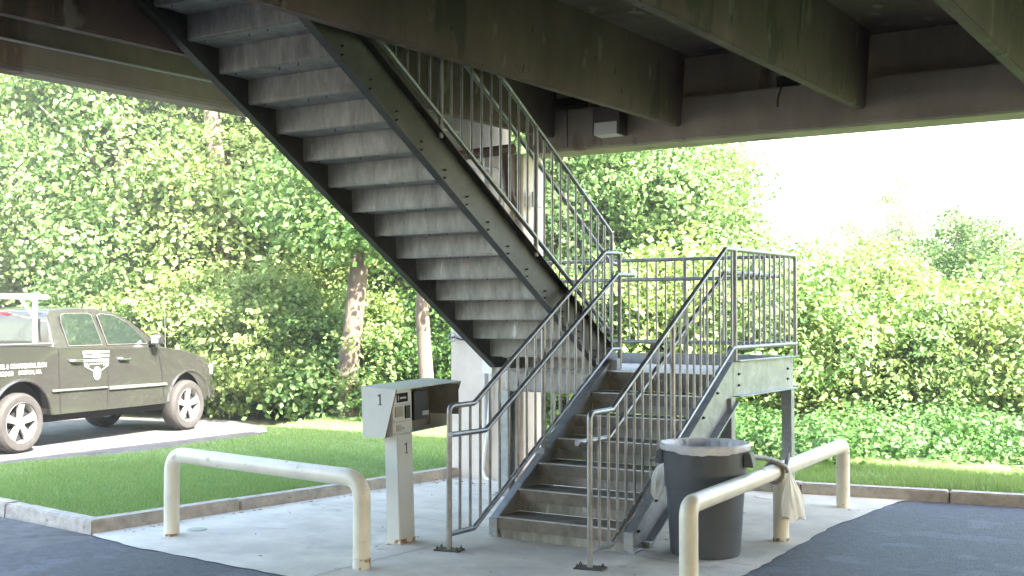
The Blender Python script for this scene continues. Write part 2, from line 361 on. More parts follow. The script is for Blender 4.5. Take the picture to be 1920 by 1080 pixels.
deckpiece(OPX0, OPX1, OPY1, 11.18); deckpiece(OPX0, OPX1, -7.5, OPY0)
deckpiece(-7.38, 40, -30, -7.52)
mb = MB(); mb.box(OPX0-.12, OPX1+.12, OPY0-.1, OPY1+.1, 4.92, 5.02); mb.box(OPX0-.12, OPX0-.02, OPY0-.1, OPY1+.1, 4.5, 4.915); mb.box(OPX1+.02, OPX1+.12, OPY0-.1, OPY1+.1, 4.5, 4.915); mb.box(OPX0-.015, OPX1+.015, OPY1+.02, OPY1+.1, 4.5, 4.915); mb.box(OPX0-.015, OPX1+.015, OPY0-.1, OPY0-.02, 4.5, 4.915); build('sun_blocking_hood', mb, 'garage', G)  # unseen cover added to keep sun out of the stair opening
# front spandrel with ledge
mb = MB(); mb.prism([(11.0, 3.56), (11.03, 3.53), (11.45, 3.53), (11.45, 5.5), (11.16, 5.5), (11.16, 3.97), (11.0, 3.97)], 'x', -6.78, 40); o = build('spandrel_beam', mb, 'spandrel', G, bevel=.01)
# side spandrel: sloping run along the driveway side
mb = MB(); zz = lambda y: 3.545-(11-y)*.0135
prof = [(-7.50, 0), (-7.30, 0), (-7.27, .03), (-7.27, .40), (-7.38, .40), (-7.38, 1.46), (-7.50, 1.46)]
n_ = len(prof); v = [(x, y, zz(y)+z) for y in (-30, 11.45) for x, z in prof]
mb.add(v, [tuple(range(n_))[::-1], tuple(range(n_, 2*n_))]+[(i, (i+1) % n_, n_+(i+1) % n_, n_+i) for i in range(n_)])
build('spandrel_beam', mb, 'spandrel', G, bevel=.01)
mb = MB(); mb.box(-7.45, -6.80, 10.53, 11.44, -.03, 3.525); build('column', mb, 'column', G, bevel=.02)
for (x, y) in ((-7.42, -8.2), (12, 10.6), (12, -8), (2, -8.2)):
    mb = MB(); mb.box(x, x+.6, y, y+.6, -.03, 4.35); build('column', mb, 'column', G, bevel=.02)
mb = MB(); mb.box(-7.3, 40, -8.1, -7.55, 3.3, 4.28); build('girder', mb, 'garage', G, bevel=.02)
# pale tube added to draw the ledge edge highlight on the side spandrel
mb = MB(); mb.tube([(-7.255, -6, 3.52+.19-.2), (-7.255, 10.4, 3.73)], .011, 8)
o = build('conduit', mb, 'pvc'); tag(o, 'thin pale tube added for the bright ledge edge inside the left beam', 'pipe')
# ledge lamp
def wall_light():
    r = empty('wall_light', (-5.68, 10.9, 3.6)); tag(r, 'box shaped light fixture with pale lens on the front beam', 'light')
    mb = MB(); mb.box(-5.83, -5.52, 10.80, 10.995, 3.765, 3.92); mb.box(-5.83, -5.82, 10.80, 10.995, 3.63, 3.765); mb.box(-5.55, -5.52, 10.80, 10.995, 3.63, 3.765); mb.box(-5.82, -5.55, 10.98, 10.995, 3.63, 3.765)
    build('housing', mb, 'fixture', r, bevel=.003)
    mb = MB(); mb.prism([(10.805, 3.635), (10.975, 3.625), (10.975, 3.763), (10.812, 3.763)], 'x', -5.818, -5.552); build('lens', mb, 'lens', r)
wall_light()
# hanging wire and bracket near the beam end
mb = MB(); mb.tube(elbow([(-6.23, 10.97, 3.97), (-6.22, 10.96, 3.62), (-6.215, 10.955, 3.56)], .05), .006, 6); mb.box(-6.34, -5.98, 10.9, 10.99, 3.99, 4.08)
o = build('hanging_cable', mb, 'black'); tag(o, 'short black cable hanging off the ledge left of the light fixture', 'cable')
mb = MB(); mb.tube([(-3.86, 10.99, 3.97), (-3.88, 10.95, 3.86), (-3.885, 10.945, 3.77)], .008, 6); mb.box(-3.92, -3.55, 11.02, 11.14, 3.975, 4.08)
o = build('hanging_cable', mb, 'black'); tag(o, 'short black cable hanging off the ledge right of the second ceiling beam', 'cable')
# pipes on the column
mb = MB(); mb.tube([(-6.98, 10.505, .02), (-6.98, 10.505, 1.9), (-6.98, 10.505, 3.5)], .016, 10)
o = build('conduit', mb, 'pvc'); tag(o, 'straight grey conduit standing up the near face of the column', 'pipe')
mb = MB(); mb.tube([(-6.90, 10.50, 1.75), (-6.90, 10.49, .9), (-6.92, 10.47, .55), (-6.98, 10.46, .12), (-6.93, 10.44, .03), (-6.84, 10.42, .025)], .017, 10)
o = build('hose', mb, 'whitep'); tag(o, 'white hose hanging down the column and curling at its foot', 'hose')
mb = MB(); mb.tube(elbow([(-7.3, 10.44, 3.33), (-6.74, 10.48, 3.33), (-6.70, 10.50, 1.0)], .15), .014, 8)
o = build('conduit', mb, 'pvc'); tag(o, 'thin conduit bending over from the beam down the right face of the column', 'pipe')
mb = MB(); mb.tube([(-7.25, 10.40, 3.48), (-6.55, 10.40, 3.50)], .055, 12); mb.tube(elbow([(-6.72, 10.46, 3.49), (-6.66, 10.46, 3.1), (-6.66, 10.60, 2.9)], .1), .045, 12)
o = build('drain_pipe', mb, 'rustpipe'); tag(o, 'rusty red drain pipe under the beam at the column top', 'pipe')
mb = MB(); mb.tube([(-6.735, 10.80, .02), (-6.735, 10.80, 3.5)], .05, 12)
o = build('drain_pipe', mb, mat('buff_pipe', (.34, .27, .22), .7, var=.2, scale=6)); tag(o, 'buff painted downpipe on the right face of the column', 'pipe')
mb = MB(); mb.box(-6.73, -6.66, 11.05, 11.2, 2.95, 3.12); o = build('junction_box', mb, 'pvc', bevel=.006); tag(o, 'small pale junction box high on the right side of the column', 'electrical box')
# valve wheel
r = empty('valve', (-7.375, 10.5, 1.52)); tag(r, 'small round handwheel valve on the left edge of the column', 'valve')
mb = MB(); mb.lathe([(.048+.006*math.cos(a), .006*math.sin(a)) for a in [i*math.pi/4 for i in range(8)]], (-7.375, 10.46, 1.52), 'y', 24, closed=True)
for k in range(3):
    a = k*2.094+.5; mb.tube([(-7.375, 10.46, 1.52), (-7.375+.046*math.cos(a), 10.46, 1.52+.046*math.sin(a))], .004, 6)
build('handwheel', mb, 'galv', r, smooth=True)
mb = MB(); mb.tube([(-7.375, 10.53, 1.52), (-7.375, 10.455, 1.52)], .011, 8); mb.tube([(-7.375, 10.50, 1.52), (-7.30, 10.50, 1.50), (-7.2, 10.5, 1.49)], .009, 8); build('stem', mb, 'galvdark', r)
# paper notice
mb = MB(); mb.box(-6.99, -6.87, 10.47, 10.476, 1.14, 1.28); o = build('notice', mb, 'whitep'); tag(o, 'blank white notice on the column beside the lower end of the upper flight', 'sign')

# ================================================================== STAIRCASE
ST = empty('steel_staircase', (-4.5, 8.7, 0)); tag(ST, 'galvanized steel switchback staircase rising from the slab into the garage ceiling', 'staircase')
h = .178; t1 = .3085; Y1 = 7.792; xL, xR = -5.055, -3.945; LZ = 7*h
def channel(pts, xw, sgn, name='stringer', depth=.305, fl=.07, m='galv'):
    """pts: [(y, ztop)] path of the channel's top edge; depth measured vertically per vertex; web at xw, flanges towards sgn"""
    top = [(y, z) for y, z, d in pts]; bot = [(y, z-d) for y, z, d in pts]; mb = MB(); th = .009
    poly = top+bot[::-1]
    mb.prism(poly, 'x', xw, xw+sgn*th)
    for (A, s_) in ((top, -1), (bot, 1)):
        for a, b in zip(A[:-1], A[1:]):
            if abs(b[1]-a[1]) < 1e-4 and abs(b[0]-a[0]) < 1e-4: continue
            d = Vector((b[0]-a[0], b[1]-a[1])).normalized(); nrm = Vector((-d.y, d.x))*s_*.011
            if nrm.y*s_ < 0 and abs(d.x) > .01: nrm = -nrm
            mb.prism([a, b, (b[0]+nrm.x, b[1]+nrm.y), (a[0]+nrm.x, a[1]+nrm.y)], 'x', xw+sgn*th, xw+sgn*fl)
    return build(name, mb, m, ST)
sl1 = .178/t1*.995
def zt(y): return .156+(y-7.79)*.6135            # top edge of the lower stringers
def lower_stringer(xw, sgn, m):
    mb = MB(); th = .009; fl = .075
    bot = lambda y: zt(y)-.352
    yb0 = 7.79+(.352-.156+.0)/.6135            # where the soffit meets the floor
    yt = 9.77
    poly = [(7.79, .03), (7.79, .20), (7.80, zt(7.80)+.015), (yt, zt(yt)), (10.02, 1.356), (10.02, 1.03), (yt+.12, 1.03-.02), (yb0, .03)]
    poly = [(7.79, .03), (7.79, .165), (yt, zt(yt)+.005), (9.80, 1.356), (9.80, 1.03), (10.04, 1.03), (yb0+.06, .03)]
    poly = [(7.79, .03), (7.79, .165), (9.74, 1.352), (9.90, 1.352), (9.90, .985), (yb0+.02, .03)]
    mb.prism(poly, 'x', xw, xw+sgn*th)
    mb.prism([(7.79, .165), (9.74, 1.352), (9.75, 1.340), (7.80, .152)], 'x', xw+sgn*th, xw+sgn*fl)
    mb.prism([(7.779, .03), (7.79, .03), (7.79, .165), (7.779, .168)], 'x', xw-sgn*.001, xw+sgn*fl)
    mb.prism([(yb0+.02, .03), (9.90, .985), (9.89, .999), (yb0+.01, .044)], 'x', xw+sgn*th, xw+sgn*fl)
    mb.box(*sorted((xw+sgn*.01, xw+sgn*fl)), 7.80, 7.95, .010, .028); mb.box(*sorted((xw+sgn*.01, xw+sgn*fl)), 8.06, 8.12, .010, .05)
    return build('stringer', mb, m, ST, bevel=.002, seg=1)
lsL = lower_stringer(xL, -1, 'galv'); lsR = lower_stringer(xR, 1, 'galv')
def bolt(parent, x, y, z, s_, r0=.013):
    mb = MB(); mb.lathe([(0, 0), (r0, 0), (r0, s_*.012), (0, s_*.012)], (x, y, z), 'x', 6); mb.lathe([(0, s_*.012), (.006, s_*.012), (.006, s_*.022), (0, s_*.022)], (x, y, z), 'x', 6)
    build('bolt', mb, 'bolt', parent)
for k in (1, 2, 4, 5, 6):
    y = Y1+(k-1)*t1+.20
    for dz in (-.045, -.11): bolt(lsR, xR+.009, y, zt(y)-.06+dz+.03, 1)
# treads (lower): each a folded steel pan with concrete-filled nosing face
def low_tread(k):
    y = Y1+(k-1)*t1; z = k*h; mb = MB()
    mb.box(xL+.004, xR-.004, y+.004, y+t1+.014, z-.045, z-.002)
    o = build('tread', mb, 'step', ST)
    mb = MB(); mb.box(xL+.003, xR-.003, y-.002, y+.004, z-.098, z-.007); build('nosing_face', mb, 'step', o)
    mb = MB(); mb.box(xL+.003, xR-.003, y-.006, y+.022, z-.007, z+.001); build('nosing', mb, 'nosing', o)
    mb = MB(); mb.box(xL+.003, xR-.003, y+.022, y+.030, z-h+.001, z-.094); build('riser', mb, 'tread', o)
for k in range(1, 7): low_tread(k)
# landing
mb = MB(); y = Y1+6*t1
mb.box(xL+.003, xR-.003, y-.002, y+.004, LZ-.098, LZ-.007); mb.box(xL+.003, xR-.003, y+.022, y+.030, LZ-h+.001, LZ-.094)
build('riser', mb, 'step', ST)
mb = MB(); mb.box(xL+.003, xR-.003, y-.006, y+.022, LZ-.007, LZ+.001); build('nosing', mb, 'nosing', ST)
XA, XB, YB = -6.13, -3.945, 11.44
mb = MB(); mb.box(XA, xR-.003, y+.024, YB-.01, LZ-.05, LZ-.002); build('landing_deck', mb, mat('landing_concrete', (.50, .50, .49), .7, var=.15, scale=6), ST)
def hchan(x0, x1, y0, y1, z0, z1, side, name, m='galv'):
    """horizontal channel; side: which way the flanges point ('x+','y+','y-')"""
    mb = MB(); t = .009; f = .075
    if side == 'x+': mb.box(x0, x0+t, y0, y1, z0, z1); mb.box(x0+t, x0+f, y0, y1, z1-.011, z1); mb.box(x0+t, x0+f, y0, y1, z0, z0+.011)
    if side == 'x-': mb.box(x0-t, x0, y0, y1, z0, z1); mb.box(x0-f, x0-t, y0, y1, z1-.011, z1); mb.box(x0-f, x0-t, y0, y1, z0, z0+.011)
    if side == 'y+': mb.box(x0, x1, y0, y0+t, z0, z1); mb.box(x0, x1, y0+t, y0+f, z1-.011, z1); mb.box(x0, x1, y0+t, y0+f, z0, z0+.011)
    if side == 'y-': mb.box(x0, x1, y0-t, y0, z0, z1); mb.box(x0, x1, y0-f, y0-t, z1-.011, z1); mb.box(x0, x1, y0-f, y0-t, z0, z0+.011)
    return build(name, mb, m, ST, bevel=.002, seg=1)
b1 = hchan(xR, 0, 9.906, YB+.07, 1.03, 1.356, 'x+', 'landing_beam')
for yy in (10.03, 11.33):
    for zz_ in (1.13, 1.23): bolt(b1, xR+.009, yy, zz_, 1)
hchan(XA, xR-.002, YB, 0, 1.03, 1.356, 'y+', 'landing_beam')
hchan(XA, xL-.09, 9.64, 0, 1.03, 1.24, 'y-', 'landing_beam', 'tread')
hchan(XA, 0, 9.65, YB-.002, 1.03, 1.356, 'x-', 'landing_beam')
# closure plate between flights
mb = MB(); mb.box(-5.13, -4.985, 9.70, 9.71, 1.25, 1.352); build('closure_plate', mb, 'galv', ST)
# support posts (H sections)
def hpost(x, y, z1, wx=.10, wy=.10, m='galv'):
    mb = MB(); t = .007
    mb.box(x-wx/2, x+wx/2, y-wy/2, y-wy/2+t, .02, z1); mb.box(x-wx/2, x+wx/2, y+wy/2-t, y+wy/2, .02, z1); mb.box(x-t/2, x+t/2, y-wy/2+t, y+wy/2-t, .02, z1)
    mb.box(x-.11, x+.11, y-.11, y+.11, .010, .022)
    for a in (-.08, .08): mb.box(x+a-.012, x+a+.012, y-.09, y-.066, .022, .045)
    return build('support_post', mb, m, ST)
def tpost(x, y, z1, w_=.10):
    mb = MB(); mb.box(x-w_/2, x+w_/2, y-w_/2, y+w_/2, .024, z1); mb.box(x-.11, x+.11, y-.11, y+.11, .010, .022)
    for a in (-.085, .085): mb.box(x+a-.012, x+a+.012, y-.1, y-.076, .022, .045)
    return build('support_post', mb, 'galv', ST, bevel=.004)
tpost(-3.95, 9.82, 1.028); tpost(-3.93, 11.33, 1.028); hpost(-6.19, 9.72, 1.028, .10, .12, 'galv'); tpost(-6.05, 11.3, 1.028)
# ---- upper flight
t2 = .297; U0 = 9.59; ux0, ux1 = -6.31, -5.20
def ztop(y): return 1.305+.375+(9.6-y)*.5993
NU = 19
def upper_stringer(xw, sgn, m):
    mb = MB(); th = .009; fl = .07; sl = .5993; ya, yb_ = 9.93, 3.7
    T = lambda y: ztop(y); B = lambda y: ztop(y)-.375
    poly = [(ya, 1.25), (ya, T(ya)-.02), (yb_, T(yb_)), (yb_, B(yb_)), (9.70, B(9.70)), (9.82, 1.25)]
    mb.prism(poly, 'x', xw, xw+sgn*th)
    mb.prism([(ya, T(ya)-.02), (yb_, T(yb_)), (yb_, T(yb_)-.011), (ya, T(ya)-.031)], 'x', xw+sgn*th, xw+sgn*fl)
    mb.prism([(9.70, B(9.70)), (yb_, B(yb_)), (yb_, B(yb_)+.011), (9.70, B(9.70)+.011)], 'x', xw+sgn*th, xw+sgn*fl)
    return build('stringer', mb, m, ST)
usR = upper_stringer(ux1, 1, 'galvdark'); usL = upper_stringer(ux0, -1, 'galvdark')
for k in range(1, 16):
    y = U0-(k-1)*t2+.04
    for dz in (-.21, -.27): bolt(usR, ux1+.009, y, ztop(y)+dz-.02, 1, .008)
def up_tread(k):
    """tread k top at LZ+k*h; the riser behind it climbs at y = U0-(k-1)*t2; soffit seen from below"""
    y = U0-(k-1)*t2; zu = 1.187+k*h; mb = MB(); a, b = ux0+.004, ux1-.004
    mb.prism([(y-.004, zu), (y+t2+.012, zu), (y+t2+.012, zu+.057), (y-.004, zu+.057)], 'x', a, b)
    # riser sheet with a rounded lower fold
    mb.prism([(y-.006, zu+.012), (y-.001, zu+.001), (y+.004, zu+.001), (y+.004, zu+h-.001), (y-.006, zu+h-.001)], 'x', a, b)
    mb.prism([(y+.004, zu-.006), (y+.03, zu-.006), (y+.03, zu-.001), (y+.004, zu-.001)], 'x', a, b)
    o = build('tread', mb, 'tread', ST)
    for fx in (.12, .47, .66, .93):
        xx = a+(b-a)*fx; yy = y+(.035 if fx in (.12, .66) else .075)
        s_ = MB(); s_.tube([(xx, yy, zu), (xx, yy, zu-.022)], .004, 6); build('screw', s_, 'galvdark', o)
for k in range(1, NU): up_tread(k)
mb = MB(); mb.box(ux0+.004, ux1-.004, U0+t2, U0+t2+.006, LZ, LZ+h+.0); build('riser', mb, 'tread', ST)
# ---- railings
def rail(name, label, parts, bal, posts, x=None, y=None, r=.0205):
    """parts: {name: [polylines]}; bal: list of (p0, p1); posts: list of (p0, p1)"""
    R_ = empty(name, ST.location); R_.parent = ST; R_.location = (0, 0, 0); lab(R_, label)
    for nm, pls in parts.items():
        for pl in pls:
            mb = MB(); mb.tube(elbow(pl, .05, 5), r, 14); build(nm, mb, 'pipe', R_, smooth=True)
    for p0, p1 in posts:
        mb = MB(); mb.tube([p0, p1], .0215, 14); build('post', mb, 'pipe', R_, smooth=True)
    for p0, p1 in bal:
        mb = MB(); mb.tube([p0, p1], .0115, 8, caps=False); build('baluster', mb, 'pipe', R_, smooth=True)
    return R_
def interp(pl, y, ax=1):
    for a, b in zip(pl[:-1], pl[1:]):
        if a[ax] <= y <= b[ax] or b[ax] <= y <= a[ax]: return a[2]+(b[2]-a[2])*(y-a[ax])/(b[ax]-a[ax])
def bals(pt, pb, x, y0, n, dy, skip=(), dz=.0):
    out = []
    for i in range(n):
        y = y0+i*dy
        if any(abs(y-s_) < .04 for s_ in skip): continue
        zt_, zb_ = interp(pt, y), interp(pb, y)
        if zt_ is None or zb_ is None: continue
        out.append(((x, y, zb_), (x, y, zt_)))
    return out
def baseplate(x, y, rz):
    mb = MB(); c, s_ = math.cos(rz), math.sin(rz)
    def P(a, b, z): return (x+a*c-b*s_, y+a*s_+b*c, z)
    v = [P(a, b, z) for z in (.010, .020) for b in (-.065, .065) for a in (-.1, .1)]
    mb.add(v, [(0, 2, 3, 1), (4, 5, 7, 6), (0, 1, 5, 4), (2, 6, 7, 3), (0, 4, 6, 2), (1, 3, 7, 5)])
    for a, b in ((-.08, -.04), (-.08, .04), (.08, -.04), (.08, .04)):
        p = P(a, b, 0); mb.lathe([(0, .02), (.011, .02), (.011, .034), (.005, .034), (.005, .045), (0, .045)], p, 'z', 6)
    return mb
def stair_rail(X, side, label):
    top = [(X, 7.19, .012), (X, 7.19, 1.076), (X, 7.515, 1.08), (X, 9.665, 2.335)] 
    topl = top[1:]+[(X, 9.96, 2.345)]
    low = [(X, 7.19, .128), (X, 7.515, .125), (X, 9.80, 1.44), (X, 9.98, 1.44)]
    hx = X+side*.062
    hand = [(hx, 7.12, .875), (hx, 7.40, .872), (hx, 7.585, .872), (hx, 9.80, 2.135), (hx, 10.15 if side > 0 else 11.20, 2.14)]
    if side > 0: tops = [top+[(X, 9.97, 2.345), (X, 9.97, 1.25)]]
    else: tops = [top+[(X, 11.49, 2.353), (X, 11.49, 1.36)]]; low = low[:-1]+[(X, 11.49, 1.475)]; low[2] = (X, 9.83, 1.468)
    if side < 0: hand[-1] = (hx, 11.22, 2.14); hand.append((X, 11.30, 2.14)) if False else None
    L_ = X
    pt = tops[0][1:-1]
    bal = bals(pt, low, X, 7.19+.14, 40 if side < 0 else 20, .1375, skip=(8.56, 9.90, 9.97, 11.49))
    posts = [((X, 8.56, zt(8.56)), (X, 8.56, interp(pt, 8.56)))]
    if side < 0: posts.append(((X, 9.88, 1.356), (X, 9.88, 2.35)))
    R_ = rail('railing', label, {'top_rail': tops, 'bottom_rail': [low], 'handrail': [hand]}, bal, posts)
    for yy in ([8.35, 9.5] if side > 0 else [8.35, 9.5, 10.1, 11.0]):
        br = MB(); z = interp(hand, yy); br.tube(elbow([(hx, yy, z-.018), (hx, yy, z-.06), (X, yy, z-.06)], .02, 3), .005, 6); build('bracket', br, 'pipe', R_)
    for yy in ((9.9,) if side > 0 else ()): br = MB(); br.tube(elbow([(hx, 10.02, 2.12), (hx, 10.02, 2.02), (X, 9.97, 2.02)], .03, 3), .005, 6); build('bracket', br, 'pipe', R_)
    build('base_plate', baseplate(X, 7.19, .2), 'galvdark', R_)
    mb = MB(); mb.box(X-.045, X+.045, 8.50, 8.62, zt(8.56)-.045, zt(8.56)+.012); build('foot_plate', mb, 'galv', R_)
    return R_
stair_rail(-5.095, 1, 'railing on the left side of the lower flight')
stair_rail(-3.907, -1, 'railing on the right side of the lower flight and landing')
# back guard of the landing
X0 = -6.79
top = [(-3.907, 11.49, 2.353), (X0, 11.49, 2.353)]; low = [(-3.907, 11.49, 1.475), (X0, 11.49, 1.475)]
bal = []; x = -4.02
while x > X0:
    if min(abs(x-p) for p in (-5.10, -6.2)) > .05: bal.append(((x, 11.49, 1.475), (x, 11.49, 2.353)))
    x -= .1085
posts = [((p, 11.49, 1.356), (p, 11.49, 2.353)) for p in (-5.10, -6.2)]
B_ = rail('railing', 'railing along the back of the landing', {'top_rail': [top], 'bottom_rail': [low], 'handrail': [[(-4.15, 11.43, 2.14), (X0, 11.43, 2.14)]]}, bal, posts)
# upper flight railing (right side)
X = -5.165; sl = .5993
zt_u = lambda y: 2.535+(9.94-y)*sl
zb_u = lambda y: 1.585+(9.94-y)*sl
top = [(X, 9.94, 1.62), (X, 9.94, zt_u(9.94)), (X, 3.8, zt_u(3.8))]
low = [(X, 9.94, zb_u(9.94)), (X, 3.8, zb_u(3.8))]
bal = [((X, y, zb_u(y)), (X, y, zt_u(y))) for y in [9.94-.1385*i for i in range(1, 36)] if min(abs(y-p) for p in (8.555, 7.17, 5.78)) > .03]
posts = [((X, p, ztop(p)-.05), (X, p, zt_u(p))) for p in (8.555, 7.17, 5.78)]
U_ = rail('railing', 'railing on the right side of the upper flight', {'top_rail': [top], 'bottom_rail': [low], 'handrail': [[(X-.065, 10.2, 2.25), (X-.065, 10.05, 2.26), (X-.065, 3.8, 2.26+(10.05-3.8)*sl)]]}, bal, posts)
# cable drooping behind the flight
mb = MB(); mb.tube(elbow([(-5.66, 9.98, 1.95), (-5.665, 9.95, 1.6), (-5.76, 9.92, 1.25), (-5.78, 9.9, .7), (-5.79, 9.9, .02)], .2, 6), .014, 8)
o = build('conduit', mb, 'pvc'); tag(o, 'pale flexible conduit curving down behind the lower flight', 'pipe')

# ================================================================== BOLLARDS
def bollard(pts, label, legs=(), rust=(), rad=.13):
    root = empty('pipe_bollard', pts[0]); tag(root, label, 'bollard', 'cream pipe guard rails on the slab')
    mb = MB(); mb.tube(elbow(pts, rad, 8), .061, 24); build('pipe', mb, 'boll', root, smooth=True)
    for a, b in legs: mb = MB(); mb.tube([a, b], .061, 24); build('leg', mb, 'boll', root, smooth=True)
    for p in rust: mb = MB(); mb.tube([(p[0], p[1], .011), (p[0], p[1], p[2])], .0622, 24, caps=False); build('paint_band', mb, 'rustband', root, smooth=True)
bollard([(-7.303, 6.50, .01), (-7.303, 6.50, .655), (-5.244, 6.357, .625), (-5.244, 6.357, .01)], 'cream pipe guard rail standing on the left of the slab in front of the lawn', rust=[(-5.244, 6.357, .085), (-7.303, 6.50, .03)], rad=.15)
bollard([(-3.065, 6.95, .01), (-3.065, 6.95, .548), (-3.215, 10.752, .572), (-3.215, 10.752, .01)], 'long cream pipe guard rail right of the rubbish bin with a bag tied to it', legs=[((-3.14, 8.879, .01), (-3.14, 8.879, .55))], rust=[(-3.14, 8.879, .035), (-3.065, 6.95, .05)], rad=.085)
# drain cover
mb = MB(); mb.lathe([(0, .018), (.075, .018), (.085, .010)], (-7.32, 6.78, 0), 'z', 24); o = build('drain_cover', mb, mat('green_grey_cover', (.36, .39, .33), .8, var=.2)); tag(o, 'small round green grey cover set in the slab near the left bollard', 'drain cover')
mb = MB(); mb.lathe([(.19, .0125), (.20, .016), (.215, .016), (.22, .011)], (-3.93, 11.0, 0), 'z', 32); o = build('drain_cover', mb, 'pad'); tag(o, 'round concrete collar at the foot of the far right stair post', 'drain cover')

# ================================================================== PAY STATION
PS = empty('pay_station', (-5.59, 7.27, 0)); tag(PS, 'grey white pay station box numbered 1 on a square post', 'pay station')
# local frame: u along the front (away, right), n towards the user
ang = R(32.28-30.5); PSR = Matrix.Rotation(ang, 4, 'Z')
def PP(x, y, z):  # local to world with lean
    lean = .03; z = z+(.028*y if z > .5 else 0); q = PSR @ Vector((x, y, 0)); r_ = Vector((math.cos(YAW), math.sin(YAW), 0))
    return (-5.60+q.x-r_.x*lean*z, 7.265+q.y-r_.y*lean*z, z+.010*(z > .8))
def pbox(mb, x0, x1, y0, y1, z0, z1):
    v = [PP(x, y, z) for z in (z0, z1) for y in (y0, y1) for x in (x0, x1)]
    mb.add(v, [(0, 2, 3, 1), (4, 5, 7, 6), (0, 1, 5, 4), (2, 6, 7, 3), (0, 4, 6, 2), (1, 3, 7, 5)])
mb = MB(); pbox(mb, -.062, .062, -.10, .10, .010, .83); build('post', mb, 'box', PS, bevel=.006)
mb = MB(); pbox(mb, -.0635, .0635, -.1015, .1015, .011, .045); build('paint_band', mb, 'rustband', PS)
xb, xf, xfb = -.21, .12, .0; ya, yb_ = -.175, .72; z0, z1 = .815, 1.205
def zTop(x): return z1-.055*(x-xb)
def slab(mb, pts, off):
    n = len(pts); o_ = Vector(off); v = [PP(*p) for p in pts]+[PP(p[0]+o_.x, p[1]+o_.y, p[2]+o_.z) for p in pts]
    mb.add(v, [tuple(range(n)), tuple(range(n, 2*n))[::-1]]+[(i, (i+1) % n, n+(i+1) % n, n+i) for i in range(n)])
mb = MB(); th = .006
slab(mb, [(xb, ya, z0), (xfb, ya, z0), (xf, ya, zTop(xf)), (xb, ya, zTop(xb))], (0, th, 0))
slab(mb, [(xb, yb_, z0), (xfb-.02, yb_, z0), (xf, yb_, zTop(xf)), (xb, yb_, zTop(xb))], (0, -th, 0))
slab(mb, [(xb, ya+th, zTop(xb)), (xf, ya+th, zTop(xf)), (xf, yb_-th, zTop(xf)), (xb, yb_-th, zTop(xb))], (0, 0, -th))
slab(mb, [(xb, ya+th, z0), (xb, yb_-th, z0), (xb, yb_-th, zTop(xb)-th), (xb, ya+th, zTop(xb)-th)], (th, 0, 0))
slab(mb, [(xb+th, ya+th, z0), (xfb-.01, ya+th, z0), (xfb-.03, yb_-th, z0), (xb+th, yb_-th, z0)], (0, 0, th))
hood = build('hood', mb, 'box', PS)
mb = MB()
pbox(mb, xb+.0065, xb+.02, ya+.007, yb_-.007, z0+.007, zTop(xb)-.008); pbox(mb, xb+.02, xf-.02, yb_-.012, yb_-.0065, z0+.1, z1-.04)
build('inside_panel', mb, 'boxin', PS)
mb = MB(); e = .0035
slab(mb, [(xfb, ya-.001, z0), (xfb+.005, ya-.001, z0), (xf+.004, ya-.001, zTop(xf)), (xf-.002, ya-.001, zTop(xf))], (0, .009, 0))
slab(mb, [(xfb-.02, yb_+.001, z0), (xfb-.015, yb_+.001, z0), (xf+.004, yb_+.001, zTop(xf)), (xf-.002, yb_+.001, zTop(xf))], (0, -.009, 0))
build('rusty_edge', mb, 'rustedge', PS)
mb = MB(); pbox(mb, -.15, .035, -.115, .14, z0+.008, zTop(0)-.02); face = build('machine', mb, 'box', PS, bevel=.004)
fx = .0355
mb = MB(); pbox(mb, fx, fx+.003, -.06, .085, 1.075, 1.145); build('display', mb, 'darkglass', PS)
mb = MB(); pbox(mb, fx+.003, fx+.0045, -.045, -.035, 1.09, 1.13); pbox(mb, fx+.003, fx+.0045, -.02, .06, 1.10, 1.115); build('display_mark', mb, mat('grey_print', (.30, .31, .31), .6), PS)
mb = MB(); pbox(mb, fx, fx+.006, -.085, .01, .965, 1.045); build('keypad', mb, 'beige', PS)
mb = MB(); pbox(mb, fx, fx+.010, .045, .105, .945, 1.045); build('card_slot', mb, 'black', PS)
mb = MB(); pbox(mb, xb+.021, -.06, .17, .27, .93, 1.12); rs = build('red_notice', mb, 'red', PS)
tm = MB()
for i, (s_, zz_) in enumerate((('CALL', 1.085), ('FOR', 1.045), ('HELP', 1.005), ('PUSH', .965))):
    put_text(tm, s_, .022, lambda a, b, zz_=zz_: PP(-.0595, .18+a, zz_+b), width=.08)
build('notice_text', tm, mat('pink_print', (.55, .22, .18), .6), PS)
mb = MB(); pbox(mb, xb+.021, -.05, .29, .48, .90, 1.13); build('intercom', mb, 'black', PS, bevel=.004)
mb = MB(); pbox(mb, -.0495, -.047, .40, .49, .93, .965); build('intercom_label', mb, mat('grey_label', (.35, .35, .34), .6), PS)
def onside(a, b): return PP(-.075+a, ya-.0015, 1.08+b)
def numeral(mb, P, H_):
    for (a0, a1, b0, b1) in ((.014, .028, 0, 1), (-.002, .0139, .78, .90), (.002, .0139, .0, .07), (.0281, .038, 0, .07)):
        if b1 > b0: mb.quad(P(a0, b0*H_), P(a1, b0*H_), P(a1, b1*H_), P(a0, b1*H_))
mb = MB(); numeral(mb, lambda a, b: PP(-.055+a, ya-.0015, 1.065+b), .085); build('numeral', mb, 'black', PS)
mb = MB(); numeral(mb, lambda a, b: PP(.0635, -.005+a, .690+b), .085); build('numeral', mb, 'black', PS)
mb = MB(); pbox(mb, fx-.0005, fx+.0012, -.10, .13, 1.056, 1.0585); pbox(mb, fx-.0005, fx+.0012, -.10, .13, .925, .9275); build('panel_seam', mb, 'black', PS)
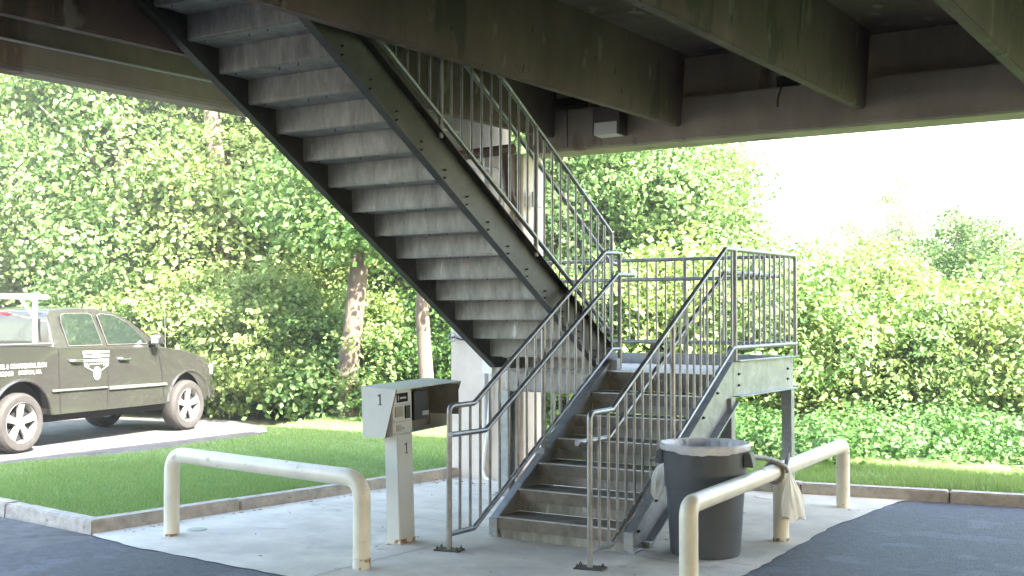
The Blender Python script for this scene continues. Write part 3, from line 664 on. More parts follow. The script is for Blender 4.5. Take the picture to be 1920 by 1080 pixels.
for (yy, zz2) in ((-.10, 1.16), (.125, 1.16), (-.10, .84), (.125, .84), (-.10, .94), (.125, .94)):
    mb = MB(); pbox(mb, fx, fx+.002, yy-.004, yy+.004, zz2-.004, zz2+.004); build('screw', mb, 'galvdark', PS)
mb = MB(); pbox(mb, fx, fx+.004, .01, .026, .865, .881); build('lock', mb, 'galv', PS)
mb = MB(); pbox(mb, fx, fx+.0008, -.075, -.005, .855, .905); build('worn_label', mb, mat('worn_label_paint', (.42, .40, .33), .7, var=.4, scale=60), PS)

# ================================================================== RUBBISH BIN
bc = (-3.44, 8.10, 0); BN = empty('rubbish_bin', bc); tag(BN, 'round dark grey plastic rubbish bin with a clear liner over its rim', 'bin')
mb = MB(); mb.lathe([(0, .012), (.245, .012), (.255, .03), (.286, .50), (.296, .505), (.306, .765), (.318, .77), (.325, .80), (.318, .812), (.305, .80), (.298, .77), (.27, .30), (.24, .05), (0, .05)], bc, 'z', 48); build('body', mb, 'can', BN, smooth=True)
mb = MB(); mb.lathe([(.2885, .497), (.2885, .503), (.2975, .5035)], bc, 'z', 48); build('ridge', mb, 'canline', BN)
for a in (.15, math.pi+.15):
    mb = MB(); c_, s_ = math.cos(a), math.sin(a)
    def Q(r_, tn, z): return (bc[0]+r_*c_-tn*s_, bc[1]+r_*s_+tn*c_, z)
    P = [(.30, -.07, .66), (.37, -.06, .66), (.37, .06, .66), (.30, .07, .66), (.30, -.075, .76), (.345, -.065, .765), (.345, .065, .765), (.30, .075, .76)]
    mb.add([Q(*p) for p in P], [(0, 1, 2, 3), (4, 5, 6, 7), (0, 1, 5, 4), (1, 2, 6, 5), (2, 3, 7, 6), (3, 0, 4, 7)]); build('handle', mb, 'can', BN, bevel=.006)
rw = random.Random(9); ph = [rw.uniform(0, 6) for _ in range(8)]
def wob(r, h_, a, k):
    wv = sum(math.sin(a*f+ph[i])/(1+i*.5) for i, f in enumerate((7, 13, 23, 31)))*.25
    if k < 3: return r+wv*(.004 if k else .003), h_+(wv*.012+.012*math.sin(a*2+.8))*(k == 0)
    if k < 6: return r+wv*.004, h_+wv*.003
    return r-abs(wv)*.03*(k-5), h_
mb = MB(); mb.lathe([(.3185, .768), (.326, .775), (.331, .785), (.334, .808), (.322, .824), (.306, .815), (.292, .76), (.262, .60), (.20, .42), (0, .38)], bc, 'z', 140, wob=wob); build('liner', mb, 'liner', BN, smooth=True)

# bag tied to the bollard: rope-like twist from the bin over the pipe, loop, knot, hanging bag
BG = empty('plastic_bag', (-3.14, 8.75, .55)); tag(BG, 'translucent white plastic bag knotted round the right guard rail', 'plastic bag')
mb = MB(); mb.tube([(-3.20, 8.28, .70), (-3.17, 8.42, .70), (-3.13, 8.55, .675), (-3.09, 8.66, .645), (-3.055, 8.73, .60), (-3.05, 8.76, .56)], .02, 10, radii=[.026, .02, .018, .020, .02, .018])
mb.tube([(-3.13+.075*math.cos(a), 8.70+.02*math.sin(a*2), .552+.075*math.sin(a)) for a in [i*2*math.pi/16 for i in range(17)]], .014, 8)
mb.tube([(-3.05, 8.74, .60), (-3.06, 8.80, .65), (-3.07, 8.87, .69)], .018, 8, radii=[.014, .02, .006]); build('twist', mb, 'knot', BG, smooth=True)
v = []; f = []; nr, ns = 16, 36
for i in range(nr+1):
    t = i/nr; z = .57-t*.37; cx = -3.035+.01*t; cy = 8.77+.10*t
    rad = .018+.085*math.sin(min(1, t*1.35)*math.pi/2)**1.4+.02*t
    for j in range(ns):
        a = 2*math.pi*j/ns; k = 1+.22*math.sin(a*5+t*2)*(.3+.7*t)+.13*math.sin(a*11+1-t*3)
        v.append((cx+rad*.55*k*math.cos(a), cy+rad*k*math.sin(a), z+.02*math.sin(a*3+2)*t))
for i in range(nr):
    for j in range(ns): f.append((i*ns+j, i*ns+(j+1) % ns, (i+1)*ns+(j+1) % ns, (i+1)*ns+j))
f.append(tuple(range(nr*ns, (nr+1)*ns))); mb = MB(); mb.add(v, f); build('pouch', mb, 'bag', BG, smooth=True)
# second bag bunched at the stair rail
v = []; f = []; rb = random.Random(5)
for i in range(12):
    t = i/11
    for j in range(24):
        a = 2*math.pi*j/24; rad = (.02+.07*math.sin(t*math.pi)**.8)*(1+.2*math.sin(a*4+t*4)+.12*math.sin(a*9))
        v.append((-3.85+.04*t+rad*.6*math.cos(a)*1.0, 8.22-.17*t+.25*0+rad*math.sin(a)*.9, .62-.24*t))
for i in range(11):
    for j in range(24): f.append((i*24+j, i*24+(j+1) % 24, (i+1)*24+(j+1) % 24, (i+1)*24+j))
f += [tuple(range(24))[::-1], tuple(range(264, 288))]
BG2 = empty('plastic_bag', (-3.85, 8.15, .5)); tag(BG2, 'crumpled white bag tied between the bin and the stair railing', 'plastic bag')
mb = MB(); mb.add(v, f); build('pouch', mb, 'bag', BG2, smooth=True)
mb = MB(); mb.tube([(-3.907, 8.12, .66), (-3.86, 8.20, .655), (-3.80, 8.22, .64), (-3.76, 8.19, .62)], .010, 6); mb.tube([(-3.90, 8.1, .665), (-3.93, 8.07, .675)], .004, 5); build('twist', mb, 'knot', BG2, smooth=True)
# stone by the stair foot
bm = bmesh.new(); bmesh.ops.create_icosphere(bm, subdivisions=3, radius=1)
for v_ in bm.verts: v_.co = Vector((v_.co.x*.09, v_.co.y*.13, max(-.3, v_.co.z)*.035))*(1+.12*math.sin(v_.co.x*5+v_.co.y*3)); v_.co += Vector((-5.33, 8.72, .022))
mb = MB(); mb.add([v_.co[:] for v_ in bm.verts], [tuple(v_.index for v_ in f_.verts) for f_ in bm.faces]); bm.free()
o = build('stone', mb, 'pad', smooth=True); tag(o, 'flat pale lump of concrete on the slab beside the left stringer', 'stone')

# ================================================================== PICKUP TRUCK
F_ = Vector((-.1689, .9856, 0)); N_ = Vector((.9856, .1689, 0)); TO = Vector((-13.31, 9.30, 0))-N_*.90
TR = empty('pickup_truck', TO, math.atan2(F_.y, F_.x)); tag(TR, 'dark grey crew cab pickup with chrome wheels and white lettering, parked beyond the lawn', 'pickup truck')
def tb(name, mb, m, parent=None, **k): return build(name, mb, m, parent or TR, local=True, **k)
WR, WF = .10, 3.45
def arch(cx, r, z0, n=14, zc=.42):
    a0 = math.asin((z0-zc)/r); return [(cx+r*math.cos(a), zc+r*math.sin(a)) for a in [a0+(math.pi-2*a0)*i/n for i in range(n+1)]]
low_prof = [(-1.12, .50)]+[(-.62, .47)]
rear_arch = [(x, z) for x, z in arch(WR, .50, .45)][::-1]; front_arch = [(x, z) for x, z in arch(WF, .485, .45)][::-1]
prof = [(-1.12, .52)]+rear_arch+front_arch+[(4.02, .55), (4.05, .80), (4.00, 1.0), (3.90, 1.09), (3.6, 1.19), (3.2, 1.255), (2.70, 1.305), (.66, 1.335), (.62, 1.365), (-1.15, 1.385)]
def shell(prof, layers):
    """layers: (y, inset) outlines stacked across the width, pinched towards the middle line"""
    mb = MB(); n = len(prof); cx, cz = 1.4, .85; v = []
    for y, k in layers:
        for x, z in prof: v.append((x if abs(x-cx) < 2 else cx+(x-cx)*(1-k*.25), y, z if z < 1.0 else z-(k*(.12 if x > 2.7 else .10))))
    f = [tuple(range(n))[::-1], tuple(range((len(layers)-1)*n, len(layers)*n))]
    for l in range(len(layers)-1):
        for i in range(n): f.append((l*n+i, l*n+(i+1) % n, (l+1)*n+(i+1) % n, (l+1)*n+i))
    mb.add(v, f); return mb
body = tb('body', shell(prof, [(-.895, .30), (-.90, .15), (-.87, .02), (-.80, -.03), (-.4, -.12), (.4, -.12), (.80, -.03), (.87, .02), (.90, .15), (.895, .30)]), 'truck', smooth=True)
# cab
cabp = [(.66, 1.30), (.66, 1.50), (.70, 1.78), (.78, 1.835), (1.2, 1.865), (1.65, 1.86), (2.02, 1.80), (2.32, 1.66), (2.60, 1.46), (2.84, 1.29)]
def ins(z): return max(0, (z-1.30))*.36+(.05 if z > 1.8 else 0)
mb = MB(); n = len(cabp); v = []
for s_ in (-1, 1):
    for x, z in cabp: v.append((x, s_*(.885-ins(z)), z))
v += [(x, 0, z+(.03 if z > 1.6 else 0)) for x, z in cabp]
f = [tuple(range(n)), tuple(range(n, 2*n))[::-1]]
for i in range(n-1): f += [(i, i+1, 2*n+i+1, 2*n+i), (2*n+i, 2*n+i+1, n+i+1, n+i)]
mb.add(v, f); cab = tb('cab', mb, 'truck', bevel=.022, seg=3, smooth=True)
def side(x, z, s_=-1, e=.004): return (x, s_*(.885-ins(min(z, 1.79))+e), z)
def panel(name, poly, m, e=.004, parent=None, s_=-1):
    mb = MB(); mb.add([side(x, z, s_, e) for x, z in poly], [tuple(range(len(poly)))]); return tb(name, mb, m, parent)
w1 = [(.93, 1.36), (.90, 1.66), (.93, 1.765), (.99, 1.785), (1.42, 1.79), (1.50, 1.765), (1.56, 1.36)]
w2 = [(1.68, 1.36), (1.62, 1.76), (1.70, 1.785), (1.95, 1.76), (2.18, 1.66), (2.40, 1.47), (2.49, 1.36)]
for s_ in (-1, 1):
    for w_ in (w1, w2):
        cx = sum(p[0] for p in w_)/len(w_); cz = sum(p[1] for p in w_)/len(w_)
        fr = panel('window_trim', [(cx+(x-cx)*1.035, cz+(z-cz)*1.045) for x, z in w_], 'molding', .012, s_=s_)
        panel('window', w_, 'glass', .016, s_=s_)
def lineq(mb, pts, w_, y, e=.002):
    for a, b in zip(pts[:-1], pts[1:]):
        d = Vector((b[0]-a[0], b[1]-a[1])).normalized()*1; nx, nz = -d.y*w_/2, d.x*w_/2
        mb.quad((a[0]-nx, y, a[1]-nz), (b[0]-nx, y, b[1]-nz), (b[0]+nx, y, b[1]+nz), (a[0]+nx, y, a[1]+nz))
YS = -.9035
mb = MB()
for pl in ([(.72, 1.31), (.74, .9), (.77, .47)], [(1.62, 1.31), (1.66, .9), (1.66, .47)], [(2.72, 1.28), (2.80, .95), (2.86, .55)]): lineq(mb, pl, .011, YS)
for s_ in (-1,): tb('door_gap', mb, 'chassis')
mb = MB()
for (x0, x1, za, zb2) in ((.60, 1.64, .745, .775), (1.675, 2.90, .715, .765)):
    mb.add([(x0, -.90, za), (x1, -.90, za), (x1, -.90, zb2), (x0, -.90, zb2+.01), (x0, -.93, za+.008), (x1, -.93, za+.008), (x1, -.925, zb2-.008), (x0, -.925, zb2)], [(0, 1, 2, 3), (4, 5, 6, 7), (0, 1, 5, 4), (1, 2, 6, 5), (2, 3, 7, 6), (3, 0, 4, 7)])
tb('side_moulding', mb, 'molding', bevel=.004)
mb = MB(); mb.box(-1.1, .62, -.895, -.80, 1.378, 1.402); tb('bed_rail_cap', mb, 'molding', bevel=.008)
mb = MB(); mb.box(-1.1, .62, .80, .895, 1.378, 1.402); tb('bed_rail_cap', mb, 'molding', bevel=.008)
mb = MB()
mb.box(.0, 3.9, -.70, .70, .34, .60); mb.box(-1.1, 3.9, -.74, .74, .45, .95); mb.box(-.45, .65, -.62, .62, .40, .90)
tb('chassis', mb, 'chassis')
for s_ in (-1, 1):      # fender flares
    for cx, r_ in ((WR, .50), (WF, .485)):
        mb = MB(); pts = arch(cx, r_+.012, .47, 20)
        mb.tube([(x, s_*.895, z) for x, z in pts], .022, 8); tb('fender_flare', mb, 'truck', smooth=True)
for x in (.93, 1.86):
    mb = MB(); mb.tube(elbow([(x, -.90, 1.155), (x+.02, -.945, 1.155), (x+.20, -.945, 1.15), (x+.22, -.90, 1.15)], .02, 4), .017, 10); tb('door_handle', mb, 'chrome', smooth=True)
# mirror
mb = MB(); mb.box(2.50, 2.62, -1.10, -.93, 1.33, 1.50); mr_ = tb('wing_mirror', mb, 'truck', bevel=.03, seg=3, smooth=True)
mb = MB(); mb.box(2.496, 2.499, -1.08, -.95, 1.355, 1.475); tb('mirror_glass', mb, 'chrome', mr_)
mb = MB(); mb.box(2.54, 2.60, -.94, -.87, 1.32, 1.37); tb('mirror_arm', mb, 'chassis', mr_)
mb = MB(); mb.box(2.50, 2.62, .93, 1.10, 1.33, 1.50); tb('wing_mirror', mb, 'truck', bevel=.03, seg=3, smooth=True)
mb = MB(); mb.tube([(3.0, -.80, 1.24), (2.985, -.80, 1.7), (2.96, -.80, 2.12)], .006, 6, radii=[.008, .005, .003]); tb('aerial', mb, 'molding')
# bumper, grille, headlights
mb = MB(); mb.box(3.93, 4.17, -.86, .86, .44, .70); tb('front_bumper', mb, 'truck', bevel=.05, seg=3, smooth=True)
mb = MB(); mb.box(-1.26, -1.05, -.86, .86, .50, .68); tb('rear_bumper', mb, 'chrome', bevel=.03, seg=3, smooth=True)
for s_ in (-1, 1):
    mb = MB(); mb.box(3.86, 4.055, *sorted((s_*.60, s_*.885)), .82, 1.0); tb('headlight', mb, 'lens', bevel=.02, seg=2, smooth=True)
mb = MB(); mb.box(4.03, 4.07, -.55, .55, .75, 1.0); tb('grille', mb, 'chassis', bevel=.01)
# windscreen and rear window
mb = MB(); mb.add([(2.365, -.70, 1.65), (2.365, .70, 1.65), (2.80, .80, 1.335), (2.80, -.80, 1.335)], [(0, 1, 2, 3)])
mb.v = [(x+.012, y, z+.022) for x, y, z in mb.v]; tb('windscreen', mb, 'glass')
mb = MB(); mb.add([(.652, -.64, 1.42), (.652, .64, 1.42), (.672, .58, 1.72), (.672, -.58, 1.72)], [(0, 1, 2, 3)]); mb.v = [(x-.012, y, z) for x, y, z in mb.v]; tb('rear_window', mb, 'glass')
mb = MB(); mb.box(.655, .70, -.075, .075, 1.775, 1.805); tb('brake_light', mb, 'taillight', bevel=.005)
# wheels
def wheel(x, s_):
    y = s_*.90; r_ = .385
    W_ = bpy.data.objects.new('wheel', None); C.objects.link(W_); W_.parent = TR; W_.location = (x, y, r_)
    mb = MB(); k = -s_
    mb.lathe([(.255, k*.0), (.30, -k*.012), (.345, -k*.008), (.372, k*.02), (.385, k*.05), (.385, k*.20), (.37, k*.235), (.26, k*.24)], (0, 0, 0), 'y', 48)
    o1 = tb('tyre', mb, 'tyre', W_, smooth=True)
    mb = MB(); mb.lathe([(.262, -k*.008), (.268, k*.004), (.25, k*.012), (.238, k*.06), (.238, k*.2), (0, k*.2)], (0, 0, 0), 'y', 48); o2 = tb('rim', mb, 'silver', W_, smooth=True)
    mb = MB()
    for i in range(5):
        a = i*2*math.pi/5+.3; c_, s2 = math.cos(a), math.sin(a); tn = (-s2, c_)
        def q(r0, w_, y_): return [(r0*c_+tn[0]*w_, y_, r0*s2+tn[1]*w_), (r0*c_-tn[0]*w_, y_, r0*s2-tn[1]*w_)]
        A = q(.06, .035, k*.03)+q(.245, .052, k*.010)+q(.06, .035, k*.07)+q(.245, .052, k*.06)
        mb.add(A, [(0, 1, 3, 2), (4, 5, 7, 6), (0, 2, 6, 4), (1, 3, 7, 5), (2, 3, 7, 6)])
    mb.lathe([(0, k*.005), (.035, k*.005), (.045, k*.015), (.075, k*.03), (.078, k*.08)], (0, 0, 0), 'y', 24)
    tb('spokes', mb, 'silver', W_, bevel=.004)
    mb = MB(); mb.lathe([(0, k*.10), (.236, k*.10)], (0, 0, 0), 'y', 32); tb('brake_disc', mb, 'chassis', W_)
for x in (WR, WF):
    for s_ in (-1, 1): wheel(x, s_)
# ladder rack
mb = MB()
for y in (-.78, .78):
    mb.tube([(-1.0, y, 1.99), (.62, y, 2.0)], .035, 10)
    for x in (-.95, .42): mb.tube([(x, y, 1.40), (x, y, 1.985)], .030, 10); 
    mb.tube([(.42, y, 1.72), (.16, y, 1.98)], .020, 8)
for x in (-.95, -.25, .50): mb.tube([(x, -.78, 2.03), (x, .78, 2.03)], .022, 10)
tb('ladder_rack', mb, 'rackw', smooth=True)
# lettering and emblem
YT = -.907
def TT(x0, z0): return lambda a, b: (x0+a, YT, z0+b)
mb = MB(); put_text(mb, 'STEEL & ORNAMENTAL IRON', .062, TT(-.36, 1.085), width=.86, bold=.012)
put_text(mb, '02060', .062, TT(-.30, .995), width=.24, bold=.012); put_text(mb, 'BOSTON, MA', .062, TT(.03, .995), width=.38, bold=.012)
tb('lettering', mb, 'dullprint')
mb = MB()
def bar(x0, x1, z0, z1): mb.quad((x0, YT, z0), (x1, YT, z0), (x1, YT, z1), (x0, YT, z1))
ex0, ex1 = 1.15, 1.67; 
bar(ex0, ex0+.24, 1.235, 1.275); bar(ex0+.25, ex1, 1.262, 1.272); bar(ex0+.25, ex1, 1.240, 1.250)
bar(ex0+.02, ex0+.17, 1.205, 1.215); bar(ex0+.02, ex0+.17, 1.185, 1.195); bar(ex0+.18, ex0+.36, 1.180, 1.218); bar(ex0+.38, ex1, 1.205, 1.215); bar(ex0+.38, ex1, 1.185, 1.195)
bar(ex0+.03, ex0+.34, 1.148, 1.158); bar(ex0+.03, ex0+.34, 1.126, 1.136)
for i in range(4): bar(ex0+.355+i*.042, ex0+.385+i*.042, 1.122, 1.160)
for i in range(11):
    x = ex0+.05+i*.045; bar(x-.010, x+.010, 1.085, 1.105)
lineq(mb, [(ex0+.04, 1.072), (ex0+.13, 1.068)], .007, YT); lineq(mb, [(ex1-.12, 1.070), (ex1-.01, 1.072)], .007, YT)
lineq(mb, [(ex0+.04, 1.072), (ex0+.21, 1.0)], .009, YT); lineq(mb, [(ex1-.01, 1.072), (ex0+.36, 1.0)], .009, YT)
c0 = (ex0+.285, .965); pts = [(c0[0]+.072*math.cos(a), c0[1]+.092*math.sin(a)) for a in [i*2*math.pi/28 for i in range(28)]]
mb.add([(x, YT-.0005, z) for x, z in pts], [tuple(range(28))])
tb('door_emblem', mb, 'dullprint')
mb = MB()
for dx in (-.022, .006): mb.quad((c0[0]+dx, YT-.0015, c0[1]-.045), (c0[0]+dx+.012, YT-.0015, c0[1]-.045), (c0[0]+dx+.012, YT-.0015, c0[1]+.045), (c0[0]+dx, YT-.0015, c0[1]+.045))
tb('emblem_mark', mb, mat('bronze_print', (.30, .22, .14), .6))

# ================================================================== TREES
def leaf_mesh(name, blobs, n, size, seed, m, spread=.26, per=34, up=.55, gap=.0, shell_=.62):
    rng = np.random.default_rng(seed); B = np.array(blobs, float)
    area = (B[:, 3]*B[:, 4]+B[:, 4]*B[:, 5]+B[:, 3]*B[:, 5]); p = area/area.sum(); nc = max(1, n//per)
    k = rng.choice(len(B), nc, p=p); d = rng.normal(size=(nc, 3)); d /= np.linalg.norm(d, axis=1)[:, None]
    rad = shell_+(1.05-shell_)*rng.random(nc)**.6
    cc = B[k, :3]+d*B[k, 3:6]*rad[:, None]
    csz = rng.uniform(.55, 1.35, nc)*spread
    i = np.repeat(np.arange(nc), per); N = len(i)
    pos = cc[i]+rng.normal(size=(N, 3))*csz[i][:, None]*np.array([1, 1, .62])
    cn = rng.normal(size=(nc, 3)); cn /= np.linalg.norm(cn, axis=1)[:, None]
    nrm = rng.normal(size=(N, 3))*.48+d[i]*.45+cn[i]*.62+np.array([0, 0, up]); nrm /= np.linalg.norm(nrm, axis=1)[:, None]
    tdir = np.cross(nrm, rng.normal(size=(N, 3))); tdir /= np.linalg.norm(tdir, axis=1)[:, None]
    s_ = np.cross(nrm, tdir); L_ = size*rng.uniform(.6, 1.25, N)[:, None]; W_ = L_*rng.uniform(.32, .5, N)[:, None]
    v = np.zeros((N, 4, 3)); v[:, 0] = pos-tdir*L_*.5; v[:, 1] = pos+s_*W_+nrm*L_*.10-tdir*L_*.06; v[:, 2] = pos+tdir*L_*.5-nrm*L_*.10; v[:, 3] = pos-s_*W_+nrm*L_*.10-tdir*L_*.06
    keep = v[:, :, 2].min(axis=1) > .02; v = v[keep]; N = len(v)
    me = bpy.data.meshes.new(name); me.vertices.add(N*4); me.vertices.foreach_set('co', v.ravel()); me.loops.add(N*4); me.polygons.add(N)
    me.loops.foreach_set('vertex_index', np.arange(N*4)); me.polygons.foreach_set('loop_start', np.arange(N)*4); me.polygons.foreach_set('loop_total', np.full(N, 4))
    me.update(); me.materials.append(m); return me
def trunk_mesh(path, radii, limbs):
    mb = MB(); mb.tube(path, .1, 12, radii=radii)
    for pts, rs in limbs: mb.tube(pts, .05, 8, radii=rs)
    return mb
def mesh_of(mb, name, m):
    me = bpy.data.meshes.new(name); me.from_pydata(mb.v, [], mb.f); me.materials.append(m); me.polygons.foreach_set('use_smooth', [True]*len(me.polygons)); return me
KINDS = {}
def kind(key, seed, height, r, n, size, m, tr=.14, base=.15, lean=(0, 0), spread=.28, nb=11, shrub=False):
    rg = random.Random(seed); blobs = []
    for i in range(nb):
        t = i/(nb-1); z = height*(base+(1-base)*(.08+.84*t)); env = math.sin(math.pi*(.18+.74*t))**.7
        a = i*2.4+rg.uniform(-.4, .4); q = r*env*rg.uniform(.25, .62)
        br = r*env*rg.uniform(.42, .66)
        blobs.append((q*math.cos(a)+lean[0]*t, q*math.sin(a)+lean[1]*t, z, br, br, br*rg.uniform(.6, .85)))
    crown = leaf_mesh(key+'_crown', blobs, n, size, seed, m, spread)
    H_ = height*.9; path = [(0, 0, -.1), (lean[0]*.1+rg.uniform(-.05, .05), lean[1]*.1, H_*.2), (lean[0]*.35, lean[1]*.35+rg.uniform(-.08, .08), H_*.5), (lean[0]*.8, lean[1]*.8, H_)]
    limbs = []
    for b in blobs[1:]:
        t = max(.12, (b[2]-.28*height*.5)/height*.8); s0 = Vector(path[1]).lerp(Vector(path[3]), min(.95, t))
        e = Vector(b[:3]); mid = s0.lerp(e, .5)+Vector((rg.uniform(-.15, .15), rg.uniform(-.15, .15), .1)); limbs.append(([s0, mid, e], [tr*.38, tr*.22, tr*.08]))
    rad = [tr*1.25, tr, tr*.72, tr*.2]
    KINDS[key] = (crown, mesh_of(trunk_mesh(path, rad, limbs), key+'_trunk', M['bark']))
kind('maple_a', 11, 9.5, 2.9, 34000, .115, GREEN_A, .17, .14, spread=.27, nb=14)
kind('maple_b', 12, 9.0, 2.8, 34000, .112, GREEN_B, .15, .10, spread=.26, nb=14)
kind('maple_c', 13, 9.0, 2.8, 30000, .12, GREEN_A, .17, .16, spread=.3, nb=14)
kind('sapling', 14, 5.6, 2.0, 24000, .10, GREEN_A, .07, .22, spread=.2, nb=11)
kind('sapling_b', 24, 5.6, 2.1, 24000, .10, GREEN_F, .08, .16, spread=.21, nb=11)
kind('shrub_a', 15, 2.3, 1.5, 11000, .082, GREEN_A, .035, .02, spread=.15, nb=9)
kind('shrub_b', 16, 2.5, 1.6, 11000, .088, GREEN_B, .035, .02, spread=.15, nb=9)
kind('shrub_c', 17, 2.2, 1.5, 11000, .08, GREEN_C, .035, .02, spread=.16, nb=9)
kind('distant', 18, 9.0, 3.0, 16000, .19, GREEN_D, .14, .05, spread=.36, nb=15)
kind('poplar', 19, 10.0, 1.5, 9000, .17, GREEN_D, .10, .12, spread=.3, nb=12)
kind('russet', 20, 6.0, 2.2, 10000, .16, RUSTL, .10, .1, spread=.32, nb=10)
def plant(key, x, y, rz, sc, label, cat, group, name, z=-.03, sz=None):
    cr_, tr_ = KINDS[key]; root = empty(name, (x, y, z), rz); root.scale = (sc, sc, sz or sc)
    tag(root, label, cat, group)
    a = bpy.data.objects.new('trunk', tr_); C.objects.link(a); a.parent = root
    b = bpy.data.objects.new('crown', cr_); C.objects.link(b); b.parent = root
    return root
c_, s_ = math.cos(YAW), math.sin(YAW)
GT = 'trees of the wood behind the driveway'; GS = 'shrubs along the edge of the wood'; GR = 'trees on the bank behind the stairs'; GB = 'bushes behind the right verge'
PLANTS = [
 ('maple_a', -18.6, 15.2, .3, 1.0, 'tall broad leaved tree behind the rear of the pickup', 'tree', GT, 'deciduous_tree'),
 ('maple_b', -17.2, 17.2, 1.7, 1.0, 'tall yellow green tree behind the cab of the pickup', 'tree', GT, 'deciduous_tree'),
 ('maple_b', -15.6, 17.6, 2.9, .95, 'tall sunlit tree behind the bonnet of the pickup', 'tree', GT, 'deciduous_tree'),
 ('maple_a', -14.6, 20.3, 4.1, 1.1, 'tall tree deeper in the wood left of the leaning trunk', 'tree', GT, 'deciduous_tree'),
 ('maple_c', -20.8, 18.0, .9, 1.15, 'dark tall tree at the far left edge of the wood', 'tree', GT, 'deciduous_tree'),
 ('maple_c', -18.6, 22.0, 2.2, 1.2, 'dark tree behind the middle of the pickup', 'tree', GT, 'deciduous_tree'),
 ('maple_b', -12.9, 20.0, 5.2, 1.0, 'bright tree behind the middle treads of the upper flight', 'tree', GT, 'deciduous_tree'),
 ('maple_a', -10.6, 19.2, .6, .95, 'tree seen behind the column and the lower treads', 'tree', GT, 'deciduous_tree'),
 ('maple_c', -15.8, 26.0, 1.1, 1.3, 'dark far tree deep in the wood over the lawn', 'tree', GT, 'deciduous_tree'),
 ('maple_b', -21.8, 14.2, 3.4, 1.0, 'yellow green tree beyond the left frame edge behind the ladder rack', 'tree', GT, 'deciduous_tree'),
 ('maple_c', -13.2, 24.0, 4.4, 1.1, 'dark tree deep in the wood behind the column', 'tree', GT, 'deciduous_tree'),
 ('sapling_b', -9.6, 18.6, 1.0, 1.05, 'leafy tree just right of the column behind the landing', 'tree', GR, 'deciduous_tree'),
 ('sapling', -8.25, 18.3, .4, .90, 'yellow green tree right of centre behind the landing railing', 'tree', GR, 'deciduous_tree'),
 ('sapling', -10.4, 21.6, 2.4, 1.12, 'taller yellow green tree behind the one at the landing railing', 'tree', GR, 'deciduous_tree'),
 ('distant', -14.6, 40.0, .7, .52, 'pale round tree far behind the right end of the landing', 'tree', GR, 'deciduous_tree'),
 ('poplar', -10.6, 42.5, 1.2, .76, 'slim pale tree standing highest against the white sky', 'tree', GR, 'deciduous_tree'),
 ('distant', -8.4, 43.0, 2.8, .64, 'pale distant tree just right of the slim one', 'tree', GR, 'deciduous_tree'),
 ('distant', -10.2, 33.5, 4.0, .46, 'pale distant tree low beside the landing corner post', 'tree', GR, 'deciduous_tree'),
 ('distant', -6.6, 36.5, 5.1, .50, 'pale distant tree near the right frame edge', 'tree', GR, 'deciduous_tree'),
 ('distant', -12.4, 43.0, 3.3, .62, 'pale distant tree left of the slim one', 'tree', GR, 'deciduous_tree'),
 ('sapling', -5.35, 19.6, 1.4, .56, 'small upright tree rising from the bushes just right of the landing', 'tree', GR, 'deciduous_tree'),
 ('sapling_b', -4.5, 22.0, 3.4, .66, 'small tree rising highest out of the right bushes', 'tree', GR, 'deciduous_tree'),
 ('sapling', -2.5, 20.4, 5.0, .60, 'small yellow green tree among the bushes at the right frame edge', 'tree', GR, 'deciduous_tree'),
 ('russet', -5.0, 33.5, .2, .66, 'reddish brown leaved tree at the right frame edge', 'tree', GR, 'deciduous_tree'),
]
